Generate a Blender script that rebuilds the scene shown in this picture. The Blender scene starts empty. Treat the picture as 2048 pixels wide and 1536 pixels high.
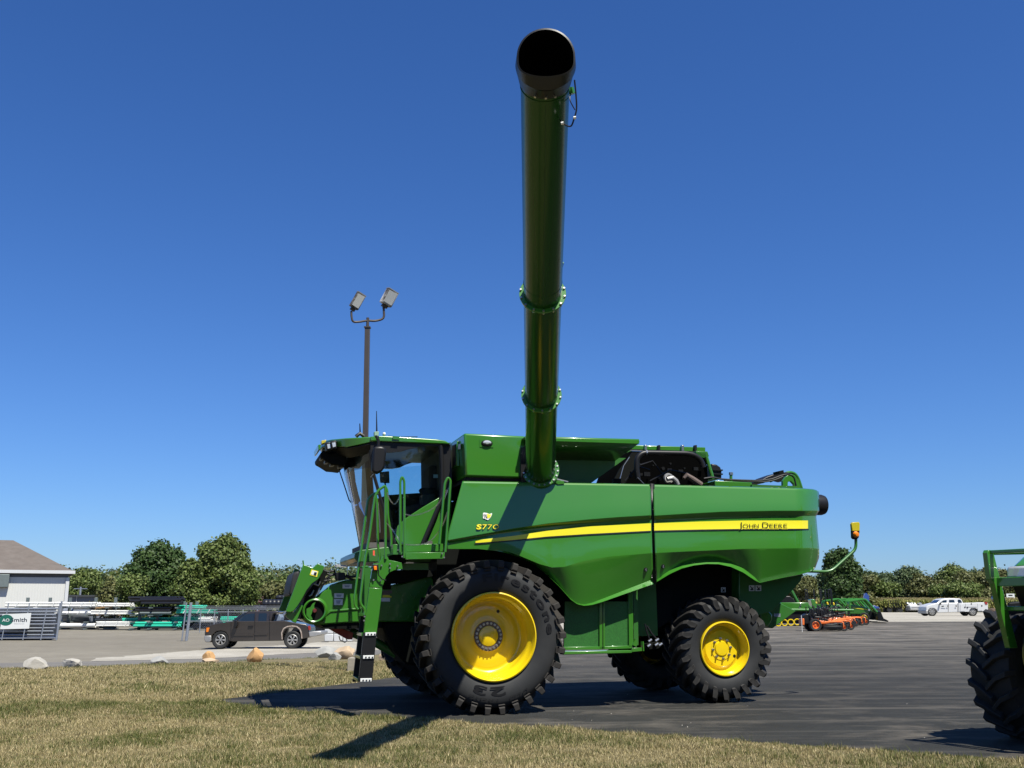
import bpy, bmesh, math, random
import numpy as np
from mathutils import Vector, Matrix
R = math.radians
random.seed(7)
rng = np.random.default_rng(7)
scene = bpy.context.scene
COL = scene.collection

# ------------------------------------------------------------------ camera, light, exposure
F_PX, HZ, EYE = 2071.0, 1210.0, 1.42
PITCH = math.atan((HZ - 768) / F_PX)
cam_d = bpy.data.cameras.new('camera'); cam = bpy.data.objects.new('camera', cam_d); COL.objects.link(cam)
cam_d.sensor_width = 36; cam_d.lens = F_PX / 2048 * 36; cam_d.clip_start = .1; cam_d.clip_end = 6000
cam.location = (0, 0, EYE); cam.rotation_euler = (math.pi / 2 + PITCH, 0, 0)
scene.camera = cam
SUN = Vector((.335, -.445, 1.0)).normalized()           # direction towards the sun
SUN_EL = math.asin(SUN.z)
world = bpy.data.worlds.new('World'); scene.world = world; world.use_nodes = True
wn = world.node_tree.nodes; wl = world.node_tree.links
sky = wn.new('ShaderNodeTexSky'); sky.sky_type = 'NISHITA'; sky.sun_disc = False
sky.sun_elevation = SUN_EL; sky.sun_rotation = math.atan2(SUN.x, SUN.y)
sky.air_density = 1.0; sky.dust_density = 0.25; sky.ozone_density = 3.0; sky.altitude = 100
wn['Background'].inputs['Strength'].default_value = 0.105 / 2 ** .9
# the camera's rendering of a clear sky: deeper blue than the raw model, the same curve over the whole dome
SKS = .105
_sep = wn.new('ShaderNodeSeparateColor'); _com = wn.new('ShaderNodeCombineColor'); wl.new(sky.outputs[0], _sep.inputs[0])
for _i, (_a, _p) in enumerate(((.59, 1.2), (.80, 1.08), (1.235, 1.02))):
    _m0 = wn.new('ShaderNodeMath'); _m0.operation = 'MULTIPLY'; _m0.inputs[1].default_value = SKS; wl.new(_sep.outputs[_i], _m0.inputs[0])
    _m1 = wn.new('ShaderNodeMath'); _m1.operation = 'POWER'; _m1.inputs[1].default_value = _p; wl.new(_m0.outputs[0], _m1.inputs[0])
    _m2 = wn.new('ShaderNodeMath'); _m2.operation = 'MULTIPLY'; _m2.inputs[1].default_value = _a / SKS; wl.new(_m1.outputs[0], _m2.inputs[0])
    wl.new(_m2.outputs[0], _com.inputs[_i])
wl.new(_com.outputs[0], wn['Background'].inputs['Color'])
sun_d = bpy.data.lights.new('sun', 'SUN'); sun_d.energy = 5.0; sun_d.angle = R(.53); sun_d.color = (1, .965, .86)
sun_o = bpy.data.objects.new('sun', sun_d); COL.objects.link(sun_o); sun_o.rotation_euler = SUN.to_track_quat('Z', 'Y').to_euler()
scene.view_settings.view_transform = 'Standard'; scene.view_settings.look = 'None'
scene.view_settings.exposure = .9; scene.view_settings.gamma = 1; scene.view_settings.use_curve_mapping = False

# ------------------------------------------------------------------ surveying: a picture ray met with a real plane or the terrain
CP, SP = math.cos(PITCH), math.sin(PITCH)
def ray(px, py):
    x = (px - 1024) / F_PX; u = -(py - 768) / F_PX
    return Vector((x, CP - SP * u, SP + CP * u))
def pix(P):
    d = Vector(P) - Vector((0, 0, EYE)); dep = d.y * CP + d.z * SP; up = -d.y * SP + d.z * CP
    return 1024 + F_PX * d.x / dep, 768 - F_PX * up / dep
def ss(a, b, x):
    t = min(1, max(0, (x - a) / (b - a))); return t * t * (3 - 2 * t)
def terrain(x, y):
    z = -.62 * ss(20, 48, y) * ss(2, -8, x) + .36 * ss(40, 90, y) * ss(0, 14, x)
    return z + .0087 * min(max(x + .26, 0), 7) * ss(0, 4, y)
def G(px, py):
    r = ray(px, py); t = 1.; o = Vector((0, 0, EYE))
    while t < 3000:
        p = o + r * t
        if p.z <= terrain(p.x, p.y): break
        t *= 1.004
    a, b = t / 1.004, t
    for _ in range(18):
        m = (a + b) / 2; p = o + r * m
        if p.z <= terrain(p.x, p.y): b = m
        else: a = m
    p = o + r * b
    return Vector((p.x, p.y, terrain(p.x, p.y)))
def at(px, py, Y):
    r = ray(px, py); t = Y / r.y; return Vector((0, 0, EYE)) + r * t
# combine harvester frame: u to the rear, v away from the near side, w up
MO = Vector((-.2562, 14.216, 0)); _A, _T = R(15.5), R(.5)
MU = Vector((math.cos(_A) * math.cos(_T), math.sin(_A) * math.cos(_T), math.sin(_T)))
MV = Vector((-math.sin(_A), math.cos(_A), 0)); MW = MU.cross(MV)
def L(px, py, v):
    r = ray(px, py); o = Vector((0, 0, EYE)) - MO
    t = (v - o.dot(MV)) / r.dot(MV); p = o + r * t
    return Vector((p.dot(MU), v, p.dot(MW)))
def LW(P):
    p = Vector(P) - MO; return Vector((p.dot(MU), p.dot(MV), p.dot(MW)))

# ------------------------------------------------------------------ materials
ALB = .80            # scales surface reflectance down to balance the raised exposure
def _nodes(name):
    m = bpy.data.materials.new(name); m.use_nodes = True
    return m, m.node_tree.nodes, m.node_tree.links, m.node_tree.nodes['Principled BSDF']
def mat(name, col, rough=.5, metal=0, coat=0, var=.08, vscale=3, bump=0, bscale=60, spec=.5, dirt=None, dscale=1.5, damt=.5):
    m, n, l, b = _nodes(name)
    b.inputs['Roughness'].default_value = rough; b.inputs['Metallic'].default_value = metal
    b.inputs['Coat Weight'].default_value = coat; b.inputs['Coat Roughness'].default_value = .04
    b.inputs['Specular IOR Level'].default_value = spec
    tc = n.new('ShaderNodeTexCoord'); no = n.new('ShaderNodeTexNoise'); no.inputs['Scale'].default_value = vscale; no.inputs['Detail'].default_value = 6
    l.new(tc.outputs['Object'], no.inputs['Vector'])
    mx = n.new('ShaderNodeMix'); mx.data_type = 'RGBA'
    c = Vector(col) * ALB
    if dirt: dirt = tuple(d * ALB for d in dirt)
    mx.inputs[6].default_value = (*(c * (1 - var)), 1); mx.inputs[7].default_value = (*(c * (1 + var)), 1)
    l.new(no.outputs[0], mx.inputs[0]); out = mx.outputs[2]
    if dirt:
        n2 = n.new('ShaderNodeTexNoise'); n2.inputs['Scale'].default_value = dscale; n2.inputs['Detail'].default_value = 8; n2.inputs['Roughness'].default_value = .65
        l.new(tc.outputs['Object'], n2.inputs['Vector'])
        rp = n.new('ShaderNodeMapRange'); rp.inputs[1].default_value = .45; rp.inputs[2].default_value = .75; rp.inputs[3].default_value = 0; rp.inputs[4].default_value = damt
        l.new(n2.outputs[0], rp.inputs[0])
        m2 = n.new('ShaderNodeMix'); m2.data_type = 'RGBA'; m2.inputs[7].default_value = (*dirt, 1)
        l.new(rp.outputs[0], m2.inputs[0]); l.new(out, m2.inputs[6]); out = m2.outputs[2]
    l.new(out, b.inputs['Base Color'])
    if bump:
        nb = n.new('ShaderNodeTexNoise'); nb.inputs['Scale'].default_value = bscale; nb.inputs['Detail'].default_value = 4
        bp = n.new('ShaderNodeBump'); bp.inputs['Strength'].default_value = bump; bp.inputs['Distance'].default_value = .01
        l.new(tc.outputs['Object'], nb.inputs['Vector']); l.new(nb.outputs[0], bp.inputs['Height']); l.new(bp.outputs[0], b.inputs['Normal'])
    return m
def glass_mat(name, tint=(.7, .8, .8), rough=.02, ior=1.5):
    m, n, l, b = _nodes(name); n.remove(b)
    tr = n.new('ShaderNodeBsdfTransparent'); tr.inputs[0].default_value = (*tint, 1)
    gl = n.new('ShaderNodeBsdfGlossy'); gl.inputs['Roughness'].default_value = rough
    fr = n.new('ShaderNodeFresnel'); fr.inputs['IOR'].default_value = ior
    mx = n.new('ShaderNodeMixShader'); l.new(fr.outputs[0], mx.inputs[0]); l.new(tr.outputs[0], mx.inputs[1]); l.new(gl.outputs[0], mx.inputs[2])
    l.new(mx.outputs[0], n['Material Output'].inputs[0]); return m
def leaf_mat(name, cols, trans=.25):
    m, n, l, b = _nodes(name); b.inputs['Roughness'].default_value = .55; b.inputs['Specular IOR Level'].default_value = .25
    g = n.new('ShaderNodeNewGeometry'); cr = n.new('ShaderNodeValToRGB'); cr.color_ramp.interpolation = 'LINEAR'
    e = cr.color_ramp.elements
    while len(e) < len(cols): e.new(.5)
    for i, c in enumerate(cols): e[i].position = i / (len(cols) - 1); e[i].color = (c[0] * ALB, c[1] * ALB, c[2] * ALB, 1)
    l.new(g.outputs['Random Per Island'], cr.inputs[0]); l.new(cr.outputs[0], b.inputs['Base Color'])
    t = n.new('ShaderNodeBsdfTranslucent'); l.new(cr.outputs[0], t.inputs[0])
    mx = n.new('ShaderNodeMixShader'); mx.inputs[0].default_value = trans
    l.new(b.outputs[0], mx.inputs[1]); l.new(t.outputs[0], mx.inputs[2]); l.new(mx.outputs[0], n['Material Output'].inputs[0])
    return m
GREEN = mat('green_paint', (.036, .178, .014), .28, 0, .7, .04, 2, bump=.045, bscale=1.3, dirt=(.08, .16, .05), dscale=.8, damt=.16)
GREEN2 = mat('green_paint_dusty', (.026, .14, .016), .42, 0, .3, .08, 5, dirt=(.10, .13, .06), damt=.25)
GREEN3 = mat('green_paint_shaded', (.009, .062, .006), .22, 0, .0, .02, 2, spec=.42)  # same green paint, darkened: the auger's shade is put into the colour
YEL = mat('yellow_paint', (.80, .57, .006), .30, 0, .6, .03, 2)
STRIPE = mat('yellow_decal', (.80, .72, .02), .4, 0, .2, .01, 2)
BLKDEC = mat('black_decal', (.008, .010, .008), .4, 0, .2, .01)
WHT = mat('white_decal', (.75, .76, .74), .5, 0, 0, .04)
BLACK = mat('black_plastic', (.010, .010, .011), .42, 0, 0, .15, 8, bump=.05, bscale=200, spec=.3)
DARK = mat('dark_parts_and_shade', (.004, .005, .004), .7, 0, 0, .4, 8, spec=.12)  # near black for dark parts; also stands in for shadow on inner bodies
RUB = mat('tyre_rubber', (.026, .027, .028), .62, 0, 0, .12, 4, bump=.08, bscale=90, spec=.22, dirt=(.060, .058, .055), dscale=2.2, damt=.35)
LUGM = mat('tyre_lug_rubber', (.022, .0215, .021), .7, 0, 0, .2, 6, bump=.1, bscale=70, spec=.2, dirt=(.07, .058, .046), dscale=1.7, damt=.5)
RUBL = mat('tyre_lettering', (.010, .010, .011), .5, 0, 0, .1, 4, spec=.25)
STEEL = mat('zinc_steel', (.55, .55, .53), .3, .9, 0, .15, 20)
GALV = mat('galvanised_steel', (.36, .39, .44), .45, .6, 0, .2, 6)
ALU = mat('dull_aluminium', (.45, .44, .42), .5, .7, 0, .2, 12)
RED = mat('red_paint', (.30, .02, .012), .45, 0, .2, .1)
AMB = mat('amber_lens', (.85, .22, .01), .2, 0, .5, .1, 30)
AMBY = mat('yellow_reflector', (.50, .42, .02), .3, 0, .4, .08, 40)
WHTP = mat('white_paint', (.60, .61, .62), .35, 0, .4, .03, 2, dirt=(.5, .49, .46), damt=.3)
TAN = mat('cab_interior', (.09, .085, .08), .8, 0, 0, .2)
CLOTH = mat('seat_cloth', (.09, .07, .065), .9, 0, 0, .2, 20)
GLASS = glass_mat('cab_glass', (.70, .87, .91), ior=1.75)
GLASSD = glass_mat('tinted_band_glass', (.34, .42, .44))
LENS = mat('lamp_lens', (.55, .58, .60), .08, .3, .8, .15, 40)

# ------------------------------------------------------------------ mesh building
def V3(p): return Vector(p)
class MB:
    def __init__(s): s.v = []; s.f = []
    def add(s, vs, fs, M=None):
        b = len(s.v)
        for p in vs:
            p = Vector(p); s.v.append(tuple(M @ p if M else p))
        s.f += [tuple(b + i for i in f) for f in fs]; return s
    def box(s, c, d, M=None):
        x, y, z = c; a, b, e = d[0] / 2, d[1] / 2, d[2] / 2
        vs = [(x + i * a, y + j * b, z + k * e) for i in (-1, 1) for j in (-1, 1) for k in (-1, 1)]
        return s.add(vs, [(0, 1, 3, 2), (4, 6, 7, 5), (0, 4, 5, 1), (2, 3, 7, 6), (0, 2, 6, 4), (1, 5, 7, 3)], M)
    def prism(s, A, B):
        n = len(A)
        return s.add(list(A) + list(B), [tuple(range(n))[::-1], tuple(range(n, 2 * n))] + [(i, (i + 1) % n, n + (i + 1) % n, n + i) for i in range(n)])
    def slab(s, pts, v0, v1):
        """picture outline met with plane v0 and carried straight across to v1"""
        A = [L(x, y, v0) for x, y in pts]; return s.prism(A, [Vector((p.x, v1, p.z)) for p in A])
    def tube(s, path, r, n=10, cap=True, flat=None):
        P = [Vector(p) for p in path]; rr = r if hasattr(r, '__len__') else [r] * len(P)
        T = []
        for i in range(len(P)):
            a = P[max(i - 1, 0)]; b = P[min(i + 1, len(P) - 1)]; T.append((b - a).normalized())
        N = T[0].orthogonal().normalized(); vs = []
        for i, p in enumerate(P):
            N = (N - T[i] * N.dot(T[i])).normalized(); B = T[i].cross(N)
            vs += [p + (N * math.cos(2 * math.pi * k / n) + B * math.sin(2 * math.pi * k / n)) * rr[i] for k in range(n)]
        fs = [(i * n + k, i * n + (k + 1) % n, (i + 1) * n + (k + 1) % n, (i + 1) * n + k) for i in range(len(P) - 1) for k in range(n)]
        if cap: fs += [tuple(range(n))[::-1], tuple(range((len(P) - 1) * n, len(P) * n))]
        return s.add(vs, fs)
    def lathe(s, prof, n=48, M=None, closed=False):
        """profile (y, r) turned about the local y axis"""
        vs = []; m = len(prof)
        for k in range(n):
            a = 2 * math.pi * k / n
            vs += [(r * math.cos(a), y, r * math.sin(a)) for y, r in prof]
        q = m if closed else m - 1
        fs = [(k * m + i, k * m + (i + 1) % m, ((k + 1) % n) * m + (i + 1) % m, ((k + 1) % n) * m + i) for k in range(n) for i in range(q)]
        return s.add(vs, fs, M)
    def grid(s, rows):
        m = len(rows[0]); vs = [p for r in rows for p in r]
        return s.add(vs, [(i * m + j, i * m + j + 1, (i + 1) * m + j + 1, (i + 1) * m + j) for i in range(len(rows) - 1) for j in range(m - 1)])
    def mesh(s, name, sharp=30, smooth=True):
        me = bpy.data.meshes.new(name); me.from_pydata([tuple(p) for p in s.v], [], s.f)
        bm = bmesh.new(); bm.from_mesh(me); bmesh.ops.recalc_face_normals(bm, faces=bm.faces); bm.to_mesh(me); bm.free()
        if smooth:
            me.shade_smooth(); me.set_sharp_from_angle(angle=R(sharp))
        return me
    def build(s, name, m, parent=None, bevel=0, sharp=30, solid=0, loc=None, rz=None, smooth=True):
        me = s.mesh(name, sharp, smooth); me.materials.append(m)
        o = bpy.data.objects.new(name, me); COL.objects.link(o)
        if parent: o.parent = parent
        if loc is not None: o.location = loc
        if rz is not None: o.rotation_euler = (0, 0, rz)
        if solid:
            q = o.modifiers.new('thickness', 'SOLIDIFY'); q.thickness = solid; q.offset = 0
        if bevel:
            q = o.modifiers.new('bevel', 'BEVEL'); q.width = bevel; q.segments = 2; q.limit_method = 'ANGLE'; q.angle_limit = R(40)
        return o
def tag(o, label=None, cat=None, group=None, kind=None):
    if label: o['label'] = label
    if cat: o['category'] = cat
    if group: o['group'] = group
    if kind: o['kind'] = kind
    return o
def empty(name, loc=(0, 0, 0), rz=0, label=None, cat=None, group=None):
    o = bpy.data.objects.new(name, None); COL.objects.link(o); o.location = loc; o.rotation_euler = (0, 0, rz); o.empty_display_size = .2
    return tag(o, label, cat, group)
def copy_tree(o, parent=None):
    c = o.copy(); COL.objects.link(c)
    if parent: c.parent = parent
    for ch in list(o.children): copy_tree(ch, c)
    return c
def inst(o, parent, loc=None, M=None):
    c = o.copy(); COL.objects.link(c); c.parent = parent
    if loc is not None: c.location = loc
    if M is not None: c.matrix_local = M
    return c
def smooth_path(P, k=6):
    P = [Vector(p) for p in P]; out = []
    for i in range(len(P) - 1):
        a = P[max(i - 1, 0)]; b = P[i]; c = P[i + 1]; d = P[min(i + 2, len(P) - 1)]
        for j in range(k):
            t = j / k; out.append(.5 * ((2 * b) + (c - a) * t + (2 * a - 5 * b + 4 * c - d) * t * t + (3 * b - a - 3 * c + d) * t ** 3))
    return out + [P[-1]]
def fillet(P, r=.08, k=4):
    P = [Vector(p) for p in P]; out = [P[0]]
    for i in range(1, len(P) - 1):
        a = (P[i - 1] - P[i]); b = (P[i + 1] - P[i]); q = min(r, a.length * .45, b.length * .45)
        p0 = P[i] + a.normalized() * q; p1 = P[i] + b.normalized() * q
        for j in range(k + 1):
            t = j / k; out.append((1 - t) ** 2 * p0 + 2 * t * (1 - t) * P[i] + t * t * p1)
    return out + [P[-1]]
def ip(tab, x):
    if x <= tab[0][0]: return tab[0][1]
    for (a, b), (c, d) in zip(tab, tab[1:]):
        if x <= c: return b + (d - b) * (x - a) / (c - a)
    return tab[-1][1]
_tc = {}
def text_geo(s, bold=0, res=3):
    """flat text outline filled as triangles in font units: vertices (x, y), faces, advance width"""
    k = (s, bold)
    if k in _tc: return _tc[k]
    cu = bpy.data.curves.new('t', 'FONT'); cu.body = s; cu.size = 1; cu.resolution_u = res; cu.offset = bold
    ob = bpy.data.objects.new('t', cu); COL.objects.link(ob)
    dg = bpy.context.evaluated_depsgraph_get(); dg.update(); me = bpy.data.meshes.new_from_object(ob.evaluated_get(dg))
    vs = [(v.co.x, v.co.y) for v in me.vertices]; fs = [tuple(p.vertices) for p in me.polygons]
    bpy.data.objects.remove(ob); bpy.data.meshes.remove(me)
    w = max([x for x, y in vs], default=.3); _tc[k] = (vs, fs, w); return _tc[k]
def text_on(mb, s, fn, x0, y0, w, h, bold=0, slant=0):
    """text mapped into a box: fn(px, py) gives the 3D point; x0,y0 = baseline left"""
    vs, fs, tw = text_geo(s, bold); x1 = min(x for x, y in vs); hh = .7
    mb.add([fn(x0 + (x - x1) / (tw - x1) * w + slant * y * h, y0 - y / hh * h) for x, y in vs], fs)

# =================================================================== COMBINE HARVESTER
CH = empty('combine_harvester', label='large green combine harvester with yellow rims and its long auger swung out towards the viewer', cat='combine harvester')
CH.matrix_world = Matrix(((MU.x, MV.x, MW.x, MO.x), (MU.y, MV.y, MW.y, MO.y), (MU.z, MV.z, MW.z, MO.z), (0, 0, 0, 1)))
def LU(px, py, u):
    r = ray(px, py); o = Vector((0, 0, EYE)) - MO
    t = (u - o.dot(MU)) / r.dot(MU); p = o + r * t
    return Vector((u, p.dot(MV), p.dot(MW)))
def part(mb, name, m, parent=None, **k): return mb.build(name, m, parent or CH, **k)
def slab(name, m, pts, v0, v1, parent=None, bevel=0, **k):
    return MB().slab(pts, v0, v1).build(name, m, parent or CH, bevel=bevel, **k)
def lt(name, m, pts, v, r, parent=None, n=10, fil=0, **k):
    P = [L(p[0], p[1], p[2] if len(p) > 2 else v) for p in pts]
    if fil: P = fillet(P, fil)
    return MB().tube(P, r, n).build(name, m, parent or CH, **k)

# ---- shaped side panels
class Panel:
    def __init__(s, rows, xl, xr, vx=lambda x: 0): s.rows, s.xl, s.xr, s.vx, s.fade = rows, xl, xr, vx, None
    def ys(s, x):
        y = [f(x) for f, v in s.rows]; yb = y[-1]; n = len(y)
        for k in range(n - 2, -1, -1): y[k] = min(y[k], y[k + 1] - .35)
        return y
    def vk(s, k, x):
        v = s.rows[k][1]
        if k >= 10 and s.fade: v = .322 + (v - .322) * ss(s.fade[0], s.fade[1], x)
        return v + s.vx(x)
    def pts(s, n=90):
        out = []
        for k in range(len(s.rows)):
            r = []
            for j in range(n + 1):
                t = j / n; y = s.ys(s.xl(1050) * (1 - t) + s.xr(1050) * t)[k]
                for _ in range(4):
                    x = s.xl(y) * (1 - t) + s.xr(y) * t; y = s.ys(x)[k]
                r.append(L(x, y, s.vk(k, x)))
            out.append(r)
        return out
    def surf(s, px, py, off=.014):
        y = s.ys(px)
        v = ip([(a, s.vk(k, px)) for k, a in enumerate(y)], py)
        return L(px, py, v - off)
def tabf(t): return lambda x: ip(t, x)
def between(f, g, k): return lambda x: f(x) * (1 - k) + g(x) * k
def make_panel(top, c1u, c1l, c2, bot, lip, xl, xr, vx=lambda x: 0):
    top, c1u, c1l, c2, bot, lip = map(tabf, (top, c1u, c1l, c2, bot, lip))
    lt_ = lambda x: bot(x) - lip(x)
    rows = [(top, .43), (lambda x: top(x) + 1.2, .395), (lambda x: top(x) + 4, .378), (between(top, c1u, .3), .352), (between(top, c1u, .6), .318), (between(top, c1u, .85), .292),
            (lambda x: c1u(x) - .8, .284), (c1u, .286), (lambda x: c1l(x) - .5, .338), (between(c1l, c2, .04), .340), (between(c1l, c2, .3), .334), (between(c1l, c2, .65), .312), (lambda x: c2(x) - .8, .285),
            (lambda x: c2(x) + .3, .285), (between(c2, lt_, .08), .294), (between(c2, lt_, .35), .330), (between(c2, lt_, .7), .378), (lt_, .420), (lambda x: bot(x) - .4, .350), (bot, .362)]
    return Panel(rows, tabf(xl), tabf(xr), vx)
FP = make_panel([(918, 962), (1302, 968.5)],
    [(890, 1082), (955, 1070), (1030, 1057), (1095, 1047.5), (1181, 1039), (1240, 1034.5), (1303, 1031)],
    [(890, 1083), (955, 1072.5), (1030, 1062), (1095, 1054), (1181, 1046.5), (1303, 1039)],
    [(890, 1096), (960, 1096.5), (1030, 1108), (1080, 1128), (1104, 1134.5), (1129, 1133.5), (1169, 1122), (1218, 1113.5), (1303, 1106)],
    [(890, 1098), (956, 1098), (993, 1102), (1018, 1107), (1043, 1116), (1067, 1128), (1092, 1148), (1117, 1172), (1142, 1200), (1155, 1209), (1169, 1212), (1185, 1210), (1205, 1204), (1250, 1188), (1306, 1168.5)],
    [(890, .8), (1000, 2), (1160, 2), (1200, 6), (1306, 10)],
    [(962, 925), (1076, 893.5), (1100, 895)], [(968, 1301), (1031, 1302.5), (1168, 1306.5)])
RP = make_panel([(1307, 969), (1600, 976.5), (1626, 978.5), (1634, 981), (1640, 986)],
    [(1307, 1032), (1380, 1027.5), (1445, 1024), (1550, 1022), (1640, 1022)], [(1307, 1039.5), (1445, 1034), (1550, 1032), (1640, 1032)],
    [(1307, 1106), (1364, 1103), (1486, 1097.6), (1620, 1096), (1640, 1098)],
    [(1307, 1168), (1340, 1148), (1364, 1137), (1388, 1131), (1413, 1128), (1437, 1128.5), (1462, 1134), (1486, 1145), (1510, 1161), (1520, 1166), (1560, 1157), (1600, 1149), (1622, 1143), (1633, 1134), (1640, 1120)],
    [(1307, 3), (1330, 7), (1364, 9), (1413, 10), (1450, 10), (1486, 9), (1510, 6), (1518, 1), (1640, .8)],
    [(968, 1306.5), (1031, 1308), (1168, 1312)],
    [(979, 1636), (990, 1638), (1022, 1638), (1032, 1632), (1060, 1634.5), (1096, 1638), (1112, 1638.5), (1128, 1635), (1145, 1624)],
    lambda x: .30 * max(0, (x - 1592) / 46) ** 2)
FP.fade = (985, 1105)
fp = part(MB().grid(FP.pts(110)), 'side_panel', GREEN, sharp=14, solid=.006)
rp = part(MB().grid(RP.pts(90)), 'side_panel', GREEN, sharp=14, solid=.006)
for o in (fp, rp):
    c = inst(o, CH); c.scale = (1, -1, 1); c.location = (0, 3.9, 0)
# stripe, split at the seam, with its black underline
def stripe(P, topt, bott, x0, x1, n=50):
    rows = []
    for k in range(4):
        rows.append([P.surf(x0 + (x1 - x0) * j / n, ip(topt, x0 + (x1 - x0) * j / n) * (1 - k / 3) + ip(bott, x0 + (x1 - x0) * j / n) * k / 3) for j in range(n + 1)])
    return MB().grid(rows)
TT = [(949, 1083), (965, 1079), (1030, 1071.5), (1095, 1061.5), (1181, 1052.7), (1301, 1046.6), (1309, 1046.5), (1400, 1043), (1490, 1041), (1617, 1041)]
TB = [(949, 1085.5), (953, 1085.8), (1026, 1080), (1095, 1073), (1181, 1067.6), (1301, 1061.4), (1309, 1061), (1400, 1059), (1490, 1057.6), (1617, 1057.3)]
TB2 = [(x, y + 2.4) for x, y in TB]
part(stripe(FP, TT, TB, 951, 1302), 'stripe', STRIPE, fp); part(stripe(RP, TT, TB, 1308.5, 1616), 'stripe', STRIPE, rp)
part(stripe(FP, TB, TB2, 949, 1302), 'stripe_edge', BLKDEC, fp); part(stripe(RP, TB, TB2, 1308.5, 1617.5), 'stripe_edge', BLKDEC, rp)
m1, m2 = MB(), MB()
x = 1478.5
for ch, w, h in [('J', 5.2, 12.2), ('O', 11, 9), ('H', 8.5, 9), ('N', 8.5, 9), (' ', 3.5, 0), ('D', 12.5, 12.2), ('E', 7.2, 9), ('E', 7.2, 9), ('R', 8, 9), ('E', 7.2, 9)]:
    if ch != ' ':
        text_on(m1, ch, lambda a, b: RP.surf(a, b, .024), x, 1056.4, w, h, -.006)
        text_on(m2, ch, lambda a, b: RP.surf(a, b, .019), x - 1.2, 1058.2, w + 2.4, 3.8, .0)
    x += w + 1.9
part(m1, 'lettering', BLKDEC, rp, smooth=False); part(m2, 'lettering_outline', STRIPE, rp, smooth=False)
m1, m2 = MB(), MB(); x = 952.5
for i, ch in enumerate('S770'):
    w = [10, 8.8, 8.8, 12][i]
    text_on(m1, ch, lambda a, b: FP.surf(a, b, .022), x, 1058.3, w, 9.6, [.04, .012, -.004, -.012][i], .18)
    text_on(m2, ch, lambda a, b: FP.surf(a, b, .013), x - .5, 1058.9, w + 1.0, 10.6, .04, .18)
    x += w + 1.7
part(m1, 'model_lettering', STRIPE, fp, smooth=False); part(m2, 'lettering_outline', BLKDEC, fp, smooth=False)
def decal(name, m, pts, fn, parent, off=0):
    vs = [fn(x, y) for x, y in pts]; return MB().add(vs, [tuple(range(len(vs)))]).build(name, m, parent, smooth=False)
decal('sticker', WHT, [(966, 1026), (968, 1025), (974, 1026), (979, 1028), (984, 1026), (984, 1029), (981, 1035), (977, 1039.5), (975, 1040), (971, 1038), (966, 1036.5)], lambda a, b: FP.surf(a, b, .014), fp)
decal('sticker', STRIPE, [(974, 1027), (980, 1029), (983, 1028), (980, 1035), (975, 1037)], lambda a, b: FP.surf(a, b, .018), fp)
m = MB(); text_on(m, 'No', lambda a, b: FP.surf(a, b, .022), 967.5, 1031.5, 6, 4, .02); part(m, 'lettering', BLKDEC, fp, smooth=False)
m = MB(); text_on(m, 'Til', lambda a, b: FP.surf(a, b, .022), 968, 1036, 6.5, 4, .02)
part(m, 'lettering', BLKDEC, fp, smooth=False)
for (x, y, P, o) in ((1291, 1139, FP, fp), (1325.5, 1132.5, RP, rp)):
    c = P.surf(x, y, 0); k = part(MB().lathe([(-.014, .012), (-.016, .027), (-.002, .034), (.03, .03)], 20, Matrix.Translation(c)), 'latch_recess', BLACK, o)
    part(MB().box((c.x, c.y - .018, c.z - .004), (.012, .008, .045)), 'latch', STEEL, o)
part(MB().grid([[L(x, y, .375) for x, y in ((1300, 967), (1302, 1032), (1303.6, 1060), (1305, 1168))], [L(x, y, .375) for x, y in ((1308.5, 968), (1310, 1032), (1311, 1060), (1313, 1168))]]), 'seam_seal', BLACK, solid=.02)

# ---- inner body
def ubox(name, m, u0, u1, v0, v1, w0, w1, parent=None, bevel=0):
    return MB().box(((u0 + u1) / 2, (v0 + v1) / 2, (w0 + w1) / 2), (u1 - u0, v1 - v0, w1 - w0)).build(name, m, parent or CH, bevel=bevel)
ubox('body_core', DARK, -.05, 5.0, .47, 3.43, 2.28, 3.02)
ubox('threshing_housing', DARK, -.55, 4.2, 1.02, 2.9, 1.15, 2.28)
ubox('side_housing', GREEN2, 2.35, 2.75, .85, 1.02, .95, 2.2)
slab('rear_hood', GREEN2, [(1478, 1120), (1606, 1120), (1605, 1152), (1602, 1162), (1588, 1178), (1545, 1222), (1500, 1236), (1478, 1215)], .78, 3.1, bevel=.01)
ubox('rear_cover', GREEN, 4.9, 5.22, .62, 3.28, 1.95, 3.1, bevel=.04)
# safety decals
def pict(px, py, w, h, v, parent):
    f = lambda a, b: L(a, b, v); f2 = lambda a, b: L(a, b, v - .003); f3 = lambda a, b: L(a, b, v - .006)
    d = decal('safety_decal', WHT, [(px, py), (px + w, py), (px + w, py + h), (px, py + h)], f2, parent)
    x, y = px, py
    decal('decal_symbol', BLKDEC, [(x + .15 * w, y + .15 * h), (x + .3 * w, y + .12 * h), (x + .55 * w, y + .45 * h), (x + .85 * w, y + .3 * h), (x + .7 * w, y + .6 * h), (x + .9 * w, y + .85 * h), (x + .4 * w, y + .9 * h), (x + .12 * w, y + .8 * h), (x + .45 * w, y + .6 * h)], f3, d)
pict(1498, 1170.5, 11, 11.5, .777, CH); pict(1511, 1170.5, 11.5, 11.5, .777, CH); pict(1442, 1174.5, 9.5, 10, 1.015, CH)

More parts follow.
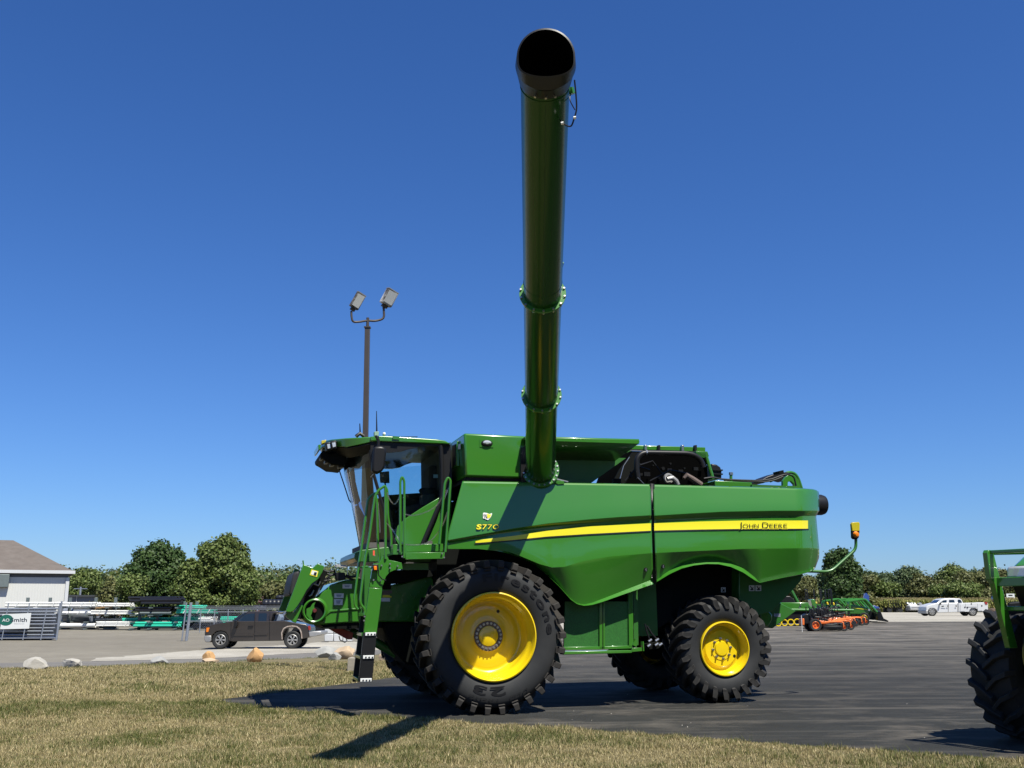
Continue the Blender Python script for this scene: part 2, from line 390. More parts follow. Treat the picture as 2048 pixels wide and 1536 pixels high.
# ---- grain tank
tank_u = L(928, 900, .5).x
p0 = L(928, 866, .5); p1 = L(1052, 872, .5); p2 = L(1052, 957, .5); p3 = L(931, 953, .5)
tk = part(MB().prism([p0, p1, p2, p3], [Vector((p.x, 3.4, p.z)) for p in (p0, p1, p2, p3)]), 'grain_tank', GREEN, bevel=.03)
slab('tank_gap', BLACK, [(934, 951), (1110, 953), (1110, 966), (926, 966)], .56, 3.3)
fv = lambda a, b: LU(a, b, tank_u - .012)
def uslab(name, m, pts, u0, u1, parent=None, bevel=0):
    A = [LU(x, y, u0) for x, y in pts]; return MB().prism(A, [Vector((u1, p.y, p.z)) for p in A]).build(name, m, parent or CH, bevel=bevel)
uslab('vent_frame', GREEN, [(903.5, 888), (913.5, 882), (913.5, 932), (904, 938)], tank_u - .03, tank_u + .01, bevel=.005)
uslab('vent', BLACK, [(904.5, 892), (910.5, 888), (910.5, 930), (905, 934)], tank_u - .04, tank_u - .028)
decal('front_decal', WHT, [(916, 889), (921, 887), (921, 898), (916, 899)], fv, CH)
c = L(973.5, 886.8, .5)
lo = part(MB().lathe([(-.035, 0), (-.035, .03), (-.028, .055), (-.012, .068), (.0, .070)], 28, Matrix.Translation(c) @ Matrix.Diagonal((1.25, 1, .72, 1))), 'side_lamp', BLACK)
part(MB().lathe([(-.045, 0), (-.043, .03), (-.03, .05)], 24, Matrix.Translation(c + Vector((0, 0, .008))) @ Matrix.Diagonal((1.2, 1, .6, 1))), 'lens', LENS, lo)
slab('lamp_plate', GREEN, [(960, 878), (987, 879), (987, 895), (960, 894)], .492, .505)
# open tank lid and walls
slab('tank_end', BLACK, [(1042, 896), (1051, 892), (1052, 964), (1042, 964)], .44, .9)
A = [L(1051, 880, .3), L(1276, 887, .3), L(1229, 921.5, .95), L(1051, 919, .95)]
lid = part(MB().add(A, [(0, 1, 2, 3)]), 'tank_lid', GREEN2, solid=.02)
slab('lid_rim', GREEN, [(1051, 873.5), (1278, 879.5), (1279.5, 883), (1278, 888), (1051, 881)], .27, .30, lid, bevel=.006)
part(MB().add([L(1051, 873.5, .3), L(1278, 879.5, .3), L(1278, 879.5, .3) + Vector((-.35, .75, -.02)), L(1051, 873.5, .3) + Vector((0, .75, -.02))], [(0, 1, 2, 3)]), 'lid_top', GREEN, lid, solid=.02)
slab('tank_wall', GREEN2, [(1050, 912), (1252, 916), (1181, 967), (1050, 967)], .93, .96)
slab('tank_wall', DARK, [(1225, 967), (1240, 938), (1265, 905), (1278, 905), (1278, 925), (1250, 967)], 1.3, 1.34)
slab('tank_wall', GREEN2, [(1060, 880), (1270, 885), (1250, 935), (1060, 935)], 3.0, 3.04)
slab('tank_beam', GREEN, [(1262, 890), (1411, 894.5), (1411, 904), (1262, 899)], 2.55, 2.7, bevel=.01)
for x, m in ((1292, STEEL), (1319, BLACK), (1366, STEEL), (1392, BLACK)):
    slab('hinge', m, [(x - 2, 890), (x + 2, 890), (x + 2, 902), (x - 2, 902)], 2.48, 2.56, bevel=.003)
VOID = mat('deep_shade_black', (.002, .002, .002), 1, 0, 0, .1, spec=.02)  # deep shade as a near-black colour, for engine bay and spout interior
# engine bay
slab('engine_bay_backing', VOID, [(1262, 902), (1412, 906), (1416, 968), (1228, 968), (1240, 935)], 1.6, 2.55)  # dark backing box stands in for the bay's deep shade
lt('intake_pipe', BLACK, [(1276, 958), (1273, 935), (1274, 916), (1284, 906.5), (1296, 905.5), (1375, 907), (1390, 911), (1402, 920), (1407, 935)], 1.1, .042, n=14, fil=.07)
for x, y, in ((1291, 905.6),): lt('pipe_clamp', STEEL, [(x, y - .2), (x + 2.5, y)], 1.1, .046)
c = L(1337, 957, 1.15)
part(MB().lathe([(0, .035), (-.03, .05), (-.03, .075), (0, .085), (.03, .06)], 24, Matrix.Translation(c)), 'turbocharger', ALU)
lt('exhaust_elbow', ALU, [(1334, 958), (1345, 956), (1352, 962), (1356, 970)], 1.05, [.035, .04, .04, .035], n=12)
HEAT = mat('heat_shield', (.16, .12, .10), .5, .5, 0, .3, 30, bump=.2)
lt('exhaust_pipe', HEAT, [(1368, 957), (1373, 951), (1384, 958), (1402, 970)], 1.0, [.03, .045, .05, .05], n=12)
lt('gas_strut', STEEL, [(1240, 958), (1247, 932), (1259, 914)], .9, .006, n=6)
lt('gas_strut', STEEL, [(1275, 955), (1288, 968)], .9, .006, n=6)
slab('filter_bowl', DARK, [(1228, 957), (1243, 957), (1243, 966), (1228, 966)], .7, .8, bevel=.01)
mb = MB()
for k in range(16):
    c = L(random.uniform(1255, 1410), random.uniform(925, 966), random.uniform(1.3, 1.55)); s = random.uniform(.02, .07)
    mb.box(c, (s * 1.6, s, s), None) if k % 2 else mb.lathe([(-.03, 0), (-.03, s * .5), (.03, s * .5), (.03, 0)], 10, Matrix.Translation(c))
part(mb, 'engine_fittings', mat('engine_parts', (.02, .02, .02), .4, .6, 0, .5, 9))
for x0, y0, x1, y1 in ((1250, 962, 1300, 940), (1300, 962, 1380, 948), (1280, 930, 1330, 955)):
    lt('engine_hose', BLACK, smp := [(x0, y0), ((x0 + x1) / 2, min(y0, y1) - 8), (x1, y1)], 1.25, .012, n=7)
slab('rear_frame', GREEN2, [(1392, 902), (1415, 903), (1418, 912), (1415, 916), (1392, 915)], 1.6, 2.4, bevel=.004)
lt('frame_post', GREEN, [(1413, 914), (1426, 958)], 1.55, .03, n=8)
slab('air_box', BLACK, [(1423, 927), (1434, 929), (1441, 934), (1444, 942), (1443.5, 958), (1425, 957)], 1.9, 2.5, bevel=.02)
for y in (938, 946): slab('air_box_rib', BLACK, [(1426, y), (1446, y + 1), (1446, y + 3.5), (1426, y + 2.5)], 1.87, 2.4)
slab('rear_deck', GREEN, [(1430, 961), (1504, 965), (1504, 976), (1430, 974)], .85, 2.6, bevel=.008)
slab('rear_deck', GREEN2, [(1504, 969), (1592, 972), (1592, 978), (1504, 977)], .8, 3.0)
lt('filler_neck', GREEN, [(1462, 966), (1462, 950)], 1.0, .024, n=12); lt('filler_cap', STEEL, [(1462, 950), (1462, 945)], 1.0, .034, n=12)
slab('rear_guard', BLACK, [(1516, 964), (1535, 953), (1556, 945.5), (1575, 944), (1586, 950), (1580, 960), (1560, 955), (1545, 958), (1528, 966)], 1.9, 2.3, bevel=.01)
slab('hinge_plate', GREEN, [(1566, 962), (1571, 954), (1580, 948), (1590, 950), (1597, 960), (1603, 980), (1590, 980), (1588, 968), (1582, 962), (1576, 964), (1575, 980), (1566, 980)], 1.1, 1.16, bevel=.004)
lt('rear_bow', GREEN, [(1540, 962), (1562, 952), (1578, 944), (1590, 947), (1597, 958), (1604, 980)], 2.0, .028, n=10, fil=.1)
lt('hydraulic_hose', BLACK, [(1408, 957), (1425, 954), (1440, 958), (1470, 960), (1520, 961.5), (1545, 958), (1562, 951), (1575, 948), (1588, 953), (1592, 972)], .95, .014, n=8, fil=.12)
lt('hydraulic_hose', BLACK, [(1448, 961), (1500, 963.5), (1530, 964), (1550, 960), (1566, 953)], 1.0, .012, n=8, fil=.12)
slab('rear_bracket', DARK, [(1558, 942), (1567, 940), (1568, 946), (1559, 947)], 1.5, 1.7)
c0 = L(1625, 1009.5, .98); c0.x = L(1649, 1009.5, .98).x - .33
part(MB().tube([c0, c0 + Vector((.26, 0, .0)), c0 + Vector((.31, 0, 0)), c0 + Vector((.33, 0, 0))], [.165, .165, .15, .11], 36), 'air_inlet', BLACK)
# warning lamp arm
lt('lamp_arm', GREEN2, [(1612, 1142), (1661, 1144), (1712, 1098), (1711.7, 1076)], .55, .024, n=12, fil=.12)
wl_ = slab('warning_lamp', AMBY, [(1703.5, 1048), (1705.5, 1044.5), (1718, 1044), (1720, 1047), (1719.5, 1062), (1704.8, 1062)], .5, .55, bevel=.006)
slab('lamp_housing', BLACK, [(1704.8, 1061), (1719.5, 1061), (1718, 1075), (1714, 1079), (1708, 1078), (1705.5, 1075)], .505, .56, wl_, bevel=.006)
c = L(1712, 1069, .5); part(MB().lathe([(-.045, 0), (-.04, .03), (-.02, .045), (.01, .05)], 20, Matrix.Translation(c)), 'amber_lens', AMB, wl_)

# ---- unloading auger
def atd(px, py, d):
    return LW(Vector((0, 0, EYE)) + ray(px, py) * d)
AB = atd(1081, 948, 15.0); AT = atd(1090.5, 152, 8.72); AX = (AT - AB).normalized(); AL = (AT - AB).length
TR = .2085
def onax(y):
    a, b = 0., 1.
    for _ in range(30):
        m = (a + b) / 2; P = CH_M @ (AB + (AT - AB) * m)
        if pix(P)[1] > y: a = m
        else: b = m
    return AB + (AT - AB) * a
CH_M = Matrix(((MU.x, MV.x, MW.x, MO.x), (MU.y, MV.y, MW.y, MO.y), (MU.z, MV.z, MW.z, MO.z), (0, 0, 0, 1)))
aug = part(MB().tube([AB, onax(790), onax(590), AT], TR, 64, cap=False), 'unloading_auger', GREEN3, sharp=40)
S_ = AX.orthogonal().normalized(); SIDE = AX.cross(Vector((0, 0, 1))).normalized(); UPN = SIDE.cross(AX).normalized()
def ring(c, r0, r1, th, name, m, parent):
    a = c - AX * th / 2; b = c + AX * th / 2
    vs = []; n = 56
    for k in range(n):
        d = SIDE * math.cos(2 * math.pi * k / n) + UPN * math.sin(2 * math.pi * k / n)
        vs += [a + d * r0, a + d * r1, b + d * r1, b + d * r0]
    fs = [(4 * k + i, 4 * k + (i + 1) % 4, 4 * ((k + 1) % n) + (i + 1) % 4, 4 * ((k + 1) % n) + i) for k in range(n) for i in range(4)]
    return MB().add(vs, fs).build(name, m, parent, bevel=.002)
def bolt_ring(c, r, n, parent, a0=0, size=.012, m=STEEL):
    src = None
    for k in range(n):
        a = a0 + 2 * math.pi * k / n; d = SIDE * math.cos(a) + UPN * math.sin(a)
        if src is None: src = MB().tube([AX * -.03, AX * .03], size, 6).build('bolt', m, parent, smooth=False); src.location = c + d * r
        else: inst(src, parent, c + d * r)
for y in (588, 790):
    c = onax(y); ring(c, TR - .01, TR + .048, .022, 'flange', GREEN, aug); bolt_ring(c, TR + .035, 14, aug, .2)
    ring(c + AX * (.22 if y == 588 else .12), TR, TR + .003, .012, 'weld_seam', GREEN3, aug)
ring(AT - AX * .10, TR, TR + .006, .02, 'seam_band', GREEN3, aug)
# seam line along the tube underside
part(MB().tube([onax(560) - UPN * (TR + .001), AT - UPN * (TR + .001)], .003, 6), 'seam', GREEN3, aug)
# base elbow with bolted flange
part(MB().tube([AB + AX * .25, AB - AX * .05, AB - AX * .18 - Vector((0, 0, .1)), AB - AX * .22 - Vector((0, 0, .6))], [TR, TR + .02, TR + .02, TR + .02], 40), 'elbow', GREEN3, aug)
c = AB + AX * .12; ring(c, TR - .01, TR + .06, .03, 'base_flange', GREEN, aug); bolt_ring(c, TR + .04, 20, aug, .1, .014)
lt('swing_cylinder', GREEN2, [(1061, 943), (1080, 950)], .40, .018, aug); lt('cylinder_rod', STEEL, [(1080, 950), (1136, 964)], .40, .012, aug)
lt('swing_bracket', GREEN, [(1098, 958), (1103, 945), (1108, 936), (1115, 950)], .5, .014, aug)
slab('hinge_bracket', GREEN, [(1092, 965), (1094, 960), (1128, 962), (1129, 968), (1116, 969), (1112, 966), (1104, 969), (1098, 968)], .36, .46, aug, bevel=.004)
# rubber spout: loft from the tube end to a wide upright mouth
SP_ = empty('spout'); SP_.parent = aug
mouth_c = atd(1092, 113, 8.42); W0 = Vector((0, 0, 1)); 
view = (LW((0, 0, EYE)) - mouth_c).normalized()
mn = (AX * 1.0 + Vector((0, 0, -.42))).normalized(); ms = mn.cross(W0).normalized(); mu = ms.cross(mn).normalized()
def circ(c, a, b, ra, rb, n=56, chin=0):
    out = []
    for k in range(n):
        t = 2 * math.pi * k / n; y = math.sin(t); 
        yy = y if y > 0 or not chin else -(abs(y) ** .55) * (1 - chin)
        out.append(c + a * (ra * math.cos(t)) + b * (rb * yy))
    return out
hood0 = circ(AT - AX * .05, SIDE, UPN, TR + .012, TR + .012)
hood1 = circ(AT + AX * .06, SIDE, UPN, TR + .032, TR + .032)
s = 1 if SIDE.dot(ms) > 0 else -1
hood2 = circ(AT.lerp(mouth_c, .55) - UPN * .0, (SIDE + ms * s).normalized(), (UPN + mu).normalized(), TR + .042, TR + .035)
hood3 = circ(mouth_c, ms * s, mu, .238, .243, chin=.26)
hood3b = circ(mouth_c + mn * .005, ms * s, mu, .224, .228, chin=.26)
hood4 = circ(AT, SIDE, UPN, TR - .02, TR - .02)
SPM = mat('spout_rubber', (.015, .016, .018), .42, 0, 0, .1, 5, bump=.05, spec=.35)
mb = MB(); rs = [hood0, hood1, hood2, hood3, hood3b, hood4]; n = 56
mb.add([p for r in rs[:5] for p in r], [(i * n + k, i * n + (k + 1) % n, (i + 1) * n + (k + 1) % n, (i + 1) * n + k) for i in range(4) for k in range(n)])
rs2 = [circ(mouth_c, ms * s, mu, .223, .227, chin=.26), circ(AT.lerp(mouth_c, .4), (SIDE + ms * s).normalized(), (UPN + mu).normalized(), TR + .01, TR + .01), circ(AT - AX * .02, SIDE, UPN, TR - .025, TR - .025), circ(AT - AX * .03, SIDE, UPN, .01, .01)]
mbl = MB().add([p for r in rs2 for p in r], [(i * n + k, i * n + (k + 1) % n, (i + 1) * n + (k + 1) % n, (i + 1) * n + k) for i in range(3) for k in range(n)])
bpy.data.objects.remove(SP_)
sp = mb.build('spout', SPM, aug, sharp=35); mbl.build('spout_shade_lining', VOID, sp)  # inner wall coloured near black as the shade inside the mouth
for a in (-1.9, -1.57, -1.2):
    d = SIDE * math.cos(a) + UPN * math.sin(a); part(MB().tube([AT - AX * .02 + d * (TR + .01), AT - AX * .02 + d * (TR + .04)], .011, 6), 'bolt', STEEL, aug)
# lamp bracket and cable near the tip
bx_ = lambda px, py, d: atd(px, py, d)
part(MB().prism([bx_(105 + 1000, 222, 8.95), bx_(1111, 208, 8.95), bx_(1124, 211, 8.9), bx_(1124, 232, 8.9), bx_(1113, 228, 8.95)], [bx_(1107, 222, 9.1), bx_(1112, 209, 9.1), bx_(1125, 212, 9.1), bx_(1125, 231, 9.1), bx_(1114, 228, 9.1)]), 'lamp_bracket', ALU, aug)
part(MB().prism([bx_(1124, 211, 8.9), bx_(1131, 209, 8.9), bx_(1129, 226, 8.9), bx_(1122, 232, 8.9)], [bx_(1124.5, 211, 8.95), bx_(1131.5, 209, 8.95), bx_(1129.5, 226, 8.95), bx_(1122.5, 232, 8.95)]), 'lamp_bracket', STEEL, aug)
cab_path = smooth_path([bx_(1149, 160, 8.85), bx_(1152, 190, 8.85), bx_(1153, 218, 8.85), bx_(1148, 238, 8.85), bx_(1142, 252, 8.85), bx_(1131, 250, 8.85), bx_(1120, 240, 8.9)])
part(MB().tube(cab_path, .007, 7), 'lamp_cable', BLACK, aug)
part(MB().tube(smooth_path([bx_(1142, 186, 8.9), bx_(1140, 200, 8.85), bx_(1150, 220, 8.85)]), .005, 6), 'lamp_cable', BLACK, aug)
for x, y in ((1124, 247), (1149, 236)): part(MB().tube([bx_(x - 2, y, 8.84), bx_(x + 3, y - 1, 8.84)], .014, 8), 'connector', WHT, aug)
part(MB().tube([atd(1141, 176, 8.9), atd(1144, 188, 8.9)], .03, 8), 'cable_clip', GREEN, aug)
part(MB().tube(smooth_path([atd(1113, 590, 11.4), atd(1114, 565, 11.3), atd(1121, 545, 11.2), atd(1126, 525, 11.1)]), .010, 7), 'cable_bracket', GREEN, aug)
part(MB().tube(smooth_path([atd(1113, 790, 13.3), atd(1113, 770, 13.2), atd(1116, 757, 13.2)]), .010, 7), 'cable_bracket', GREEN, aug)

# ---- wheels
def wheel(name, loc, Rr, W, rim_r, nl, style, rear=False, mirror=False, detail=True):
    def place(o):
        o.location = loc
        if mirror: o.rotation_euler = (0, 0, math.pi)
        return o
    w = CH
    Rc = Rr - .088 if not rear else Rr - .075
    S = Rc - rim_r
    prof = [(.10, rim_r - .01), (.055, rim_r + .01), (.03, rim_r + S * .18), (.012, rim_r + S * .36), (.006, rim_r + S * .55), (.014, rim_r + S * .72), (.035, rim_r + S * .86), (.075, rim_r + S * .96), (.15, Rc), (W / 2, Rc + .004)]
    prof += [(W - y, r) for y, r in prof[-2::-1]]
    ty = place(MB().lathe(prof, 96).build('tyre', RUB, w, sharp=50))
    # one lug, then copies round the tread
    def lug(side):
        T = math.pi * 2 / nl
        if style == 'straight':
            S_ = [(.022, Rc - .06, Rc - .035, 0, .52, .46), (-.004, Rc - .05, Rc - .01, 0, .50, .42), (.004, Rc - .04, Rr - .016, .0, .46, .34), (.03, Rc - .02, Rr - .004, .02, .42, .32), (.12, Rc - .01, Rr, .12, .36, .30), (.26, Rc - .01, Rr + .004, .52, .30, .26), (W / 2 + .01, Rc - .01, Rr + .004, .86, .28, .24)]
        else:
            S_ = [(.002, Rc - .14, Rc - .12, -.42, .30, .26), (-.012, Rc - .12, Rc - .08, -.36, .46, .36), (-.010, Rc - .06, Rr - .05, -.22, .48, .34), (.03, Rc - .03, Rr - .012, -.04, .44, .30), (.10, Rc - .02, Rr - .003, .16, .38, .28), (.22, Rc - .01, Rr, .58, .32, .26), (W / 2 + .02, Rc - .01, Rr + .002, 1.04, .30, .24)]
        vs = []
        for (v, ri, ro, sh, wb, wt) in S_:
            if side: v = W - v
            o = T * .5 if side else 0
            for r, wd in ((ri, wb), (ro, wt)):
                for q in (-.5, .5):
                    a = o + T * (sh + q * wd); vs.append((r * math.cos(a), v, r * math.sin(a)))
        fs = []
        for i in range(len(S_) - 1):
            a, b = 4 * i, 4 * i + 4
            fs += [(a, b, b + 1, a + 1), (a + 2, a + 3, b + 3, b + 2), (a, a + 2, b + 2, b), (a + 1, b + 1, b + 3, a + 3)]
        fs += [(0, 1, 3, 2), (len(vs) - 4, len(vs) - 2, len(vs) - 1, len(vs) - 3)]
        return MB().add(vs, fs)
    for side in (0, 1):
        src = None
        for k in range(nl):
            if src is None: src = lug(side).build('lug', LUGM, ty, sharp=35, bevel=.008 if detail else 0)
            else:
                c = inst(src, ty); c.rotation_euler = (0, -2 * math.pi * k / nl, 0)
    if not rear:
        rp_ = [(.10, rim_r + .005), (.045, rim_r + .012), (.02, rim_r + .008), (.012, rim_r - .008), (.03, rim_r - .018), (.055, rim_r - .03), (.085, rim_r - .034), (.115, rim_r - .06), (.14, rim_r - .078), (.18, rim_r - .082), (.365, rim_r - .095), (.385, rim_r - .11), (.39, rim_r - .13)]
        disc = [(.39, rim_r - .13), (.385, .42), (.375, .40), (.385, .30), (.382, .25), (.370, .215), (.365, .20)]
        hub = [(.365, .205), (.35, .200), (.348, .140), (.345, .138), (.330, .132), (.318, .10), (.310, .05), (.306, 0)]
        br, nb, bd, bs = .170, 20, .342, .018
    else:
        rp_ = [(.10, rim_r + .005), (.04, rim_r + .012), (.015, rim_r + .006), (.012, rim_r - .008), (.035, rim_r - .016), (.06, rim_r - .02), (.08, rim_r - .036), (.11, rim_r - .04), (.13, rim_r - .055), (.185, rim_r - .065)]
        disc = [(.185, rim_r - .065), (.182, .29), (.160, .268), (.148, .255), (.146, .11)]
        hub = [(.148, .112), (.132, .104), (.124, .10), (.122, .06), (.121, 0)]
        br, nb, bd, bs = .145, 8, .145, .020
    rim = place(MB().lathe(rp_ + disc[1:], 96).build('rim', YEL, w, sharp=40))
    MB().lathe(hub, 48).build('hub', YEL, rim, sharp=40)
    if detail:
        bring = MB().lathe([(bd + .002, br + (.032 if not rear else .02)), (bd - .006, br + (.03 if not rear else .02)), (bd - .006, br - (.03 if not rear else .02)), (bd + .002, br - (.032 if not rear else .02))], 48).build('bolt_plate', HEAT if not rear else YEL, rim, sharp=30)
        src = None
        for k in range(nb):
            a = 2 * math.pi * k / nb + .1; p = (br * math.cos(a), bd, br * math.sin(a))
            ln = .03 if not rear else .042
            if src is None:
                mb = MB().tube([(0, .01, 0), (0, -ln * .45, 0)], bs, 6, True).tube([(0, 0, 0), (0, -ln, 0)], bs * .62, 10)
                src = mb.build('bolt', STEEL, rim, smooth=False); src.location = p
            else: inst(src, rim, p)
        a = 1.15 if not rear else -.5
        MB().lathe([(-.004, 0), (-.004, .022), (.004, .024)], 16, Matrix.Translation((.36 * math.cos(a), .380, .36 * math.sin(a)) if not rear else (.235 * math.cos(a), .148, .235 * math.sin(a)))).build('vent_hole', BLACK, rim)
    # back closing so that the wheel is solid behind the disc
    MB().lathe([(.42, rim_r - .1), (.42, .1), (.42, 0)], 32).build('axle_plate', DARK, rim)
    return rim, ty
w1, ty1 = wheel('front_wheel', (.035, -.005, 1.005), 1.02, .74, .578, 30, 'straight')
w2, ty2 = wheel('rear_wheel', (3.645, .45, .762), .77, .62, .382, 24, 'curved', rear=True)
w3, _ = wheel('front_wheel', (.035, 3.9, 1.005), 1.02, .74, .578, 30, 'straight', mirror=True, detail=False)
w4, _ = wheel('rear_wheel', (3.645, 3.45, .762), .77, .62, .382, 24, 'curved', rear=True, mirror=True, detail=False)
def arc_text(mb, s, rc, th0, h, adv, v, bold=0, asp=1):
    th = th0
    for ch in s:
        if ch == ' ': th -= adv * .6 / rc; continue
        vs, fs, tw = text_geo(ch, bold); k = h / .7
        wid = tw * k * asp; adv_ = max(wid, adv * .5)
        mb.add([((rc + y * k) * math.cos(th - x * k * asp / rc), v, (rc + y * k) * math.sin(th - x * k * asp / rc)) for x, y in vs], fs)
        th -= (wid + adv * .22) / rc
mb = MB(); arc_text(mb, 'Firestone', .735, 1.80, .105, .12, .0, .03, 1.9)
mb.build('lettering', RUBL, ty1, smooth=False)
mb = MB(); arc_text(mb, 'DEEP', .80, -.98, .045, .07, .0005, .005, 1.9); mb.build('tread_lettering', RUBL, ty1, smooth=False)
mb = MB(); arc_text(mb, 'TREAD', .80, -1.48, .045, .07, .0005, .005, 1.9); mb.build('tread_lettering', RUBL, ty1, smooth=False)
mb = MB(); arc_text(mb, '23', .655, -1.36, .11, .12, .002, .03, 2.6)
mb.build('size_lettering', RUBL, ty1, smooth=False)
ubox('front_axle', DARK, -.12, .22, .5, 3.4, .82, 1.18); ubox('final_drive', DARK, -.2, .35, .62, .95, .7, 1.5)
ubox('rear_axle', DARK, 3.5, 3.8, .9, 3.0, .66, .92)

# ---- lower side, guards and step
PERF = mat('perforated_guard', (.02, .12, .015), .5, 0, 0, .9, 90)
slab('guard_panel', PERF, [(1130, 1203), (1199, 1203), (1199, 1297), (1128, 1299)], .56, .60)
slab('guard_panel', PERF, [(1208, 1203), (1262, 1203), (1264, 1296), (1208, 1297)], .56, .60)
for pts in ([(1199, 1195), (1205, 1195), (1205, 1298), (1199, 1298)], [(1206.5, 1195), (1210, 1195), (1210, 1298), (1206.5, 1298)], [(1257, 1180), (1266, 1176), (1267, 1293), (1258, 1294)],
            [(1126, 1294), (1205, 1293), (1205, 1299), (1126, 1300)], [(1206.5, 1293), (1266, 1291), (1266, 1297), (1206.5, 1298.5)]):
    slab('guard_frame', GREEN, pts, .53, .60, bevel=.004)
slab('guard_frame', GREEN2, [(1267, 1180), (1275, 1178), (1277, 1290), (1268, 1292)], .62, .9)
slab('service_step', GREEN, [(1127, 1303), (1264, 1300.5), (1264, 1306), (1127, 1309.5)], .38, .56, bevel=.006)
slab('step_bracket', GREEN, [(1264, 1296), (1285, 1295), (1285, 1302), (1264, 1304)], .5, .54, bevel=.003)
slab('step_bracket', GREEN, [(1285.5, 1283), (1287.5, 1283), (1288.5, 1302), (1286.5, 1302)], .48, .56)
slab('step_bracket', GREEN, [(1266, 1290), (1271, 1278), (1275, 1285), (1273, 1294)], .5, .56)
lt('hydraulic_hose', RUBL, [(1290, 1248), (1293, 1262), (1298, 1276), (1301, 1282)], .6, .013, n=8); lt('hydraulic_hose', RUBL, [(1294, 1252), (1303, 1267), (1313, 1278)], .62, .015, n=8)
for x, y in ((1300, 1281), (1314, 1280), (1298, 1291), (1313, 1289), (1321, 1289)): lt('hose_fitting', STEEL, [(x - 3, y + 2), (x + 3, y - 2)], .6, .02, n=8)
slab('valve_block', DARK, [(1295, 1288), (1322, 1284), (1320, 1298), (1297, 1300)], .65, .85, bevel=.01)
slab('side_shield', DARK, [(1296, 1180), (1345, 1178), (1342, 1240), (1318, 1256), (1300, 1250)], .9, .95)
sp1 = slab('spreader', GREEN, [(1518, 1226), (1527, 1222), (1538, 1222), (1545, 1229), (1545, 1240), (1540, 1249), (1534, 1254), (1524, 1248)], .95, 1.3, bevel=.02)
slab('chopper', GREEN2, [(1541, 1196), (1592, 1222), (1578, 1233), (1545, 1257), (1533, 1252)], 1.4, 2.9, bevel=.01)
decal('grey_decal', GALV, [(1548, 1227), (1561, 1227), (1561, 1234), (1548, 1233)], lambda a, b: L(a, b, 1.396), CH)

# ---- cab
slab('cab_roof', GREEN, [(741, 873), (760, 871.5), (775, 871.8), (815, 874.3), (874, 878.5), (890, 881), (901, 887), (895, 888), (760, 882.5), (741, 882)], .93, 2.98, bevel=.012)
slab('roof_trim', BLACK, [(741, 883), (901, 889), (884, 892), (850, 891), (815, 899), (800, 903.5), (775, 905), (750, 905), (741, 903)], .965, 1.0)
slab('roof_lining', BLACK, [(741, 883), (900, 888.5), (900, 893), (741, 888)], 1.0, 2.9)
slab('rear_pillar', BLACK, [(883, 888), (901, 889), (904, 955), (898, 985), (884, 1000)], 1.01, 1.12)
slab('cab_rear_wall', TAN, [(884, 889), (900, 889), (897, 1085), (858, 1088), (886, 1000)], 1.15, 2.85)
lt('door_seal', BLACK, [(881.5, 890), (884.5, 940), (884, 992), (880, 1006), (845, 1088)], .975, .032, n=10, fil=.12)
door = slab('cab_door', GREEN, [(809, 1038), (846, 1014), (880, 994), (882, 1001), (846, 1088), (797, 1090), (790, 1078), (795, 1052)], .985, 1.03, bevel=.008)
slab('cab_corner_panel', GREEN, [(886, 1008), (905, 962), (899, 1089), (852, 1090)], 1.08, 1.14, bevel=.005)
slab('cab_base', GREEN2, [(722, 1100), (745, 1097), (790, 1092), (862, 1089), (862, 1124), (716, 1124), (708, 1116), (710, 1106)], 1.04, 2.86, bevel=.01)
gpts = [(757, 903), (775, 904), (800, 902.5), (815, 898), (850, 890), (881, 890), (882, 992), (846, 1012), (810, 1037), (796, 1052), (791, 1090), (786, 1086), (763, 1006), (745, 944), (748, 912)]
part(MB().add([L(x, y, .99) for x, y in gpts], [tuple(range(len(gpts)))]), 'side_window', GLASS, smooth=False)
bpts = [(756, 904), (775, 905), (800, 903), (815, 898), (850, 891), (880, 891), (881, 985), (866, 985), (856, 925), (848, 919), (839, 917), (820, 922), (800, 931), (780, 935), (758, 935)]
far = [(690, 890), (902, 885), (902, 990), (853.5, 990), (853.5, 939), (851, 930), (846, 925), (839, 922.5), (828, 924), (815, 928), (800, 935), (785, 937.5), (769, 937.5), (745, 930), (722, 918), (696, 915)]
part(MB().prism([L(x, y, 2.88) for x, y in far], [L(x, y, 2.88) + Vector((0, .04, 0)) for x, y in far]), 'far_window_frame', mat('tinted_window_border', (.055, .075, .085), .15, 0, .5, .1), smooth=False)
far2 = [(733, 1005), (775, 990), (853, 985), (902, 985), (902, 1095), (736, 1095)]
part(MB().prism([L(x, y, 2.88) for x, y in far2], [L(x, y, 2.88) + Vector((0, .04, 0)) for x, y in far2]), 'far_door_panel', TAN, smooth=False)
glp = [(700, 912), (769, 937), (853, 930), (853, 990), (740, 1005), (712, 1000)]
part(MB().add([L(x, y, 2.9) for x, y in glp], [tuple(range(len(glp)))]), 'far_window', GLASS, smooth=False)
lt('front_pillar', BLACK, [(741, 900), (746, 944), (764, 1007), (780, 1058), (790, 1092)], .985, .024, n=8)
lt('front_pillar', BLACK, [(735, 905), (742, 1000), (748, 1095)], 2.88, .055, n=8)
ws = [[], []]; rowsA = []; 
for y, xp, xs in ((904, 741, 687), (920, 743, 688.5), (934, 744.5, 690.5), (960, 750.5, 696), (990, 759, 702.5), (1020, 768, 708.5), (1055, 779, 715), (1094, 790.5, 722)):
    p = L(xp, y, 1.0); us = L(xs, y, 2.3).x; uc = (us - .136 * p.x) / .864
    rowsA.append([Vector((uc + (p.x - uc) * abs((v - 1.95) / .95) ** 2, v, p.z)) for v in [1.0 + 1.9 * j / 20 for j in range(21)]])
part(MB().grid(rowsA[:3]), 'windscreen_sunband', GLASSD, sharp=60); part(MB().grid(rowsA[2:]), 'windscreen', GLASS, sharp=60)
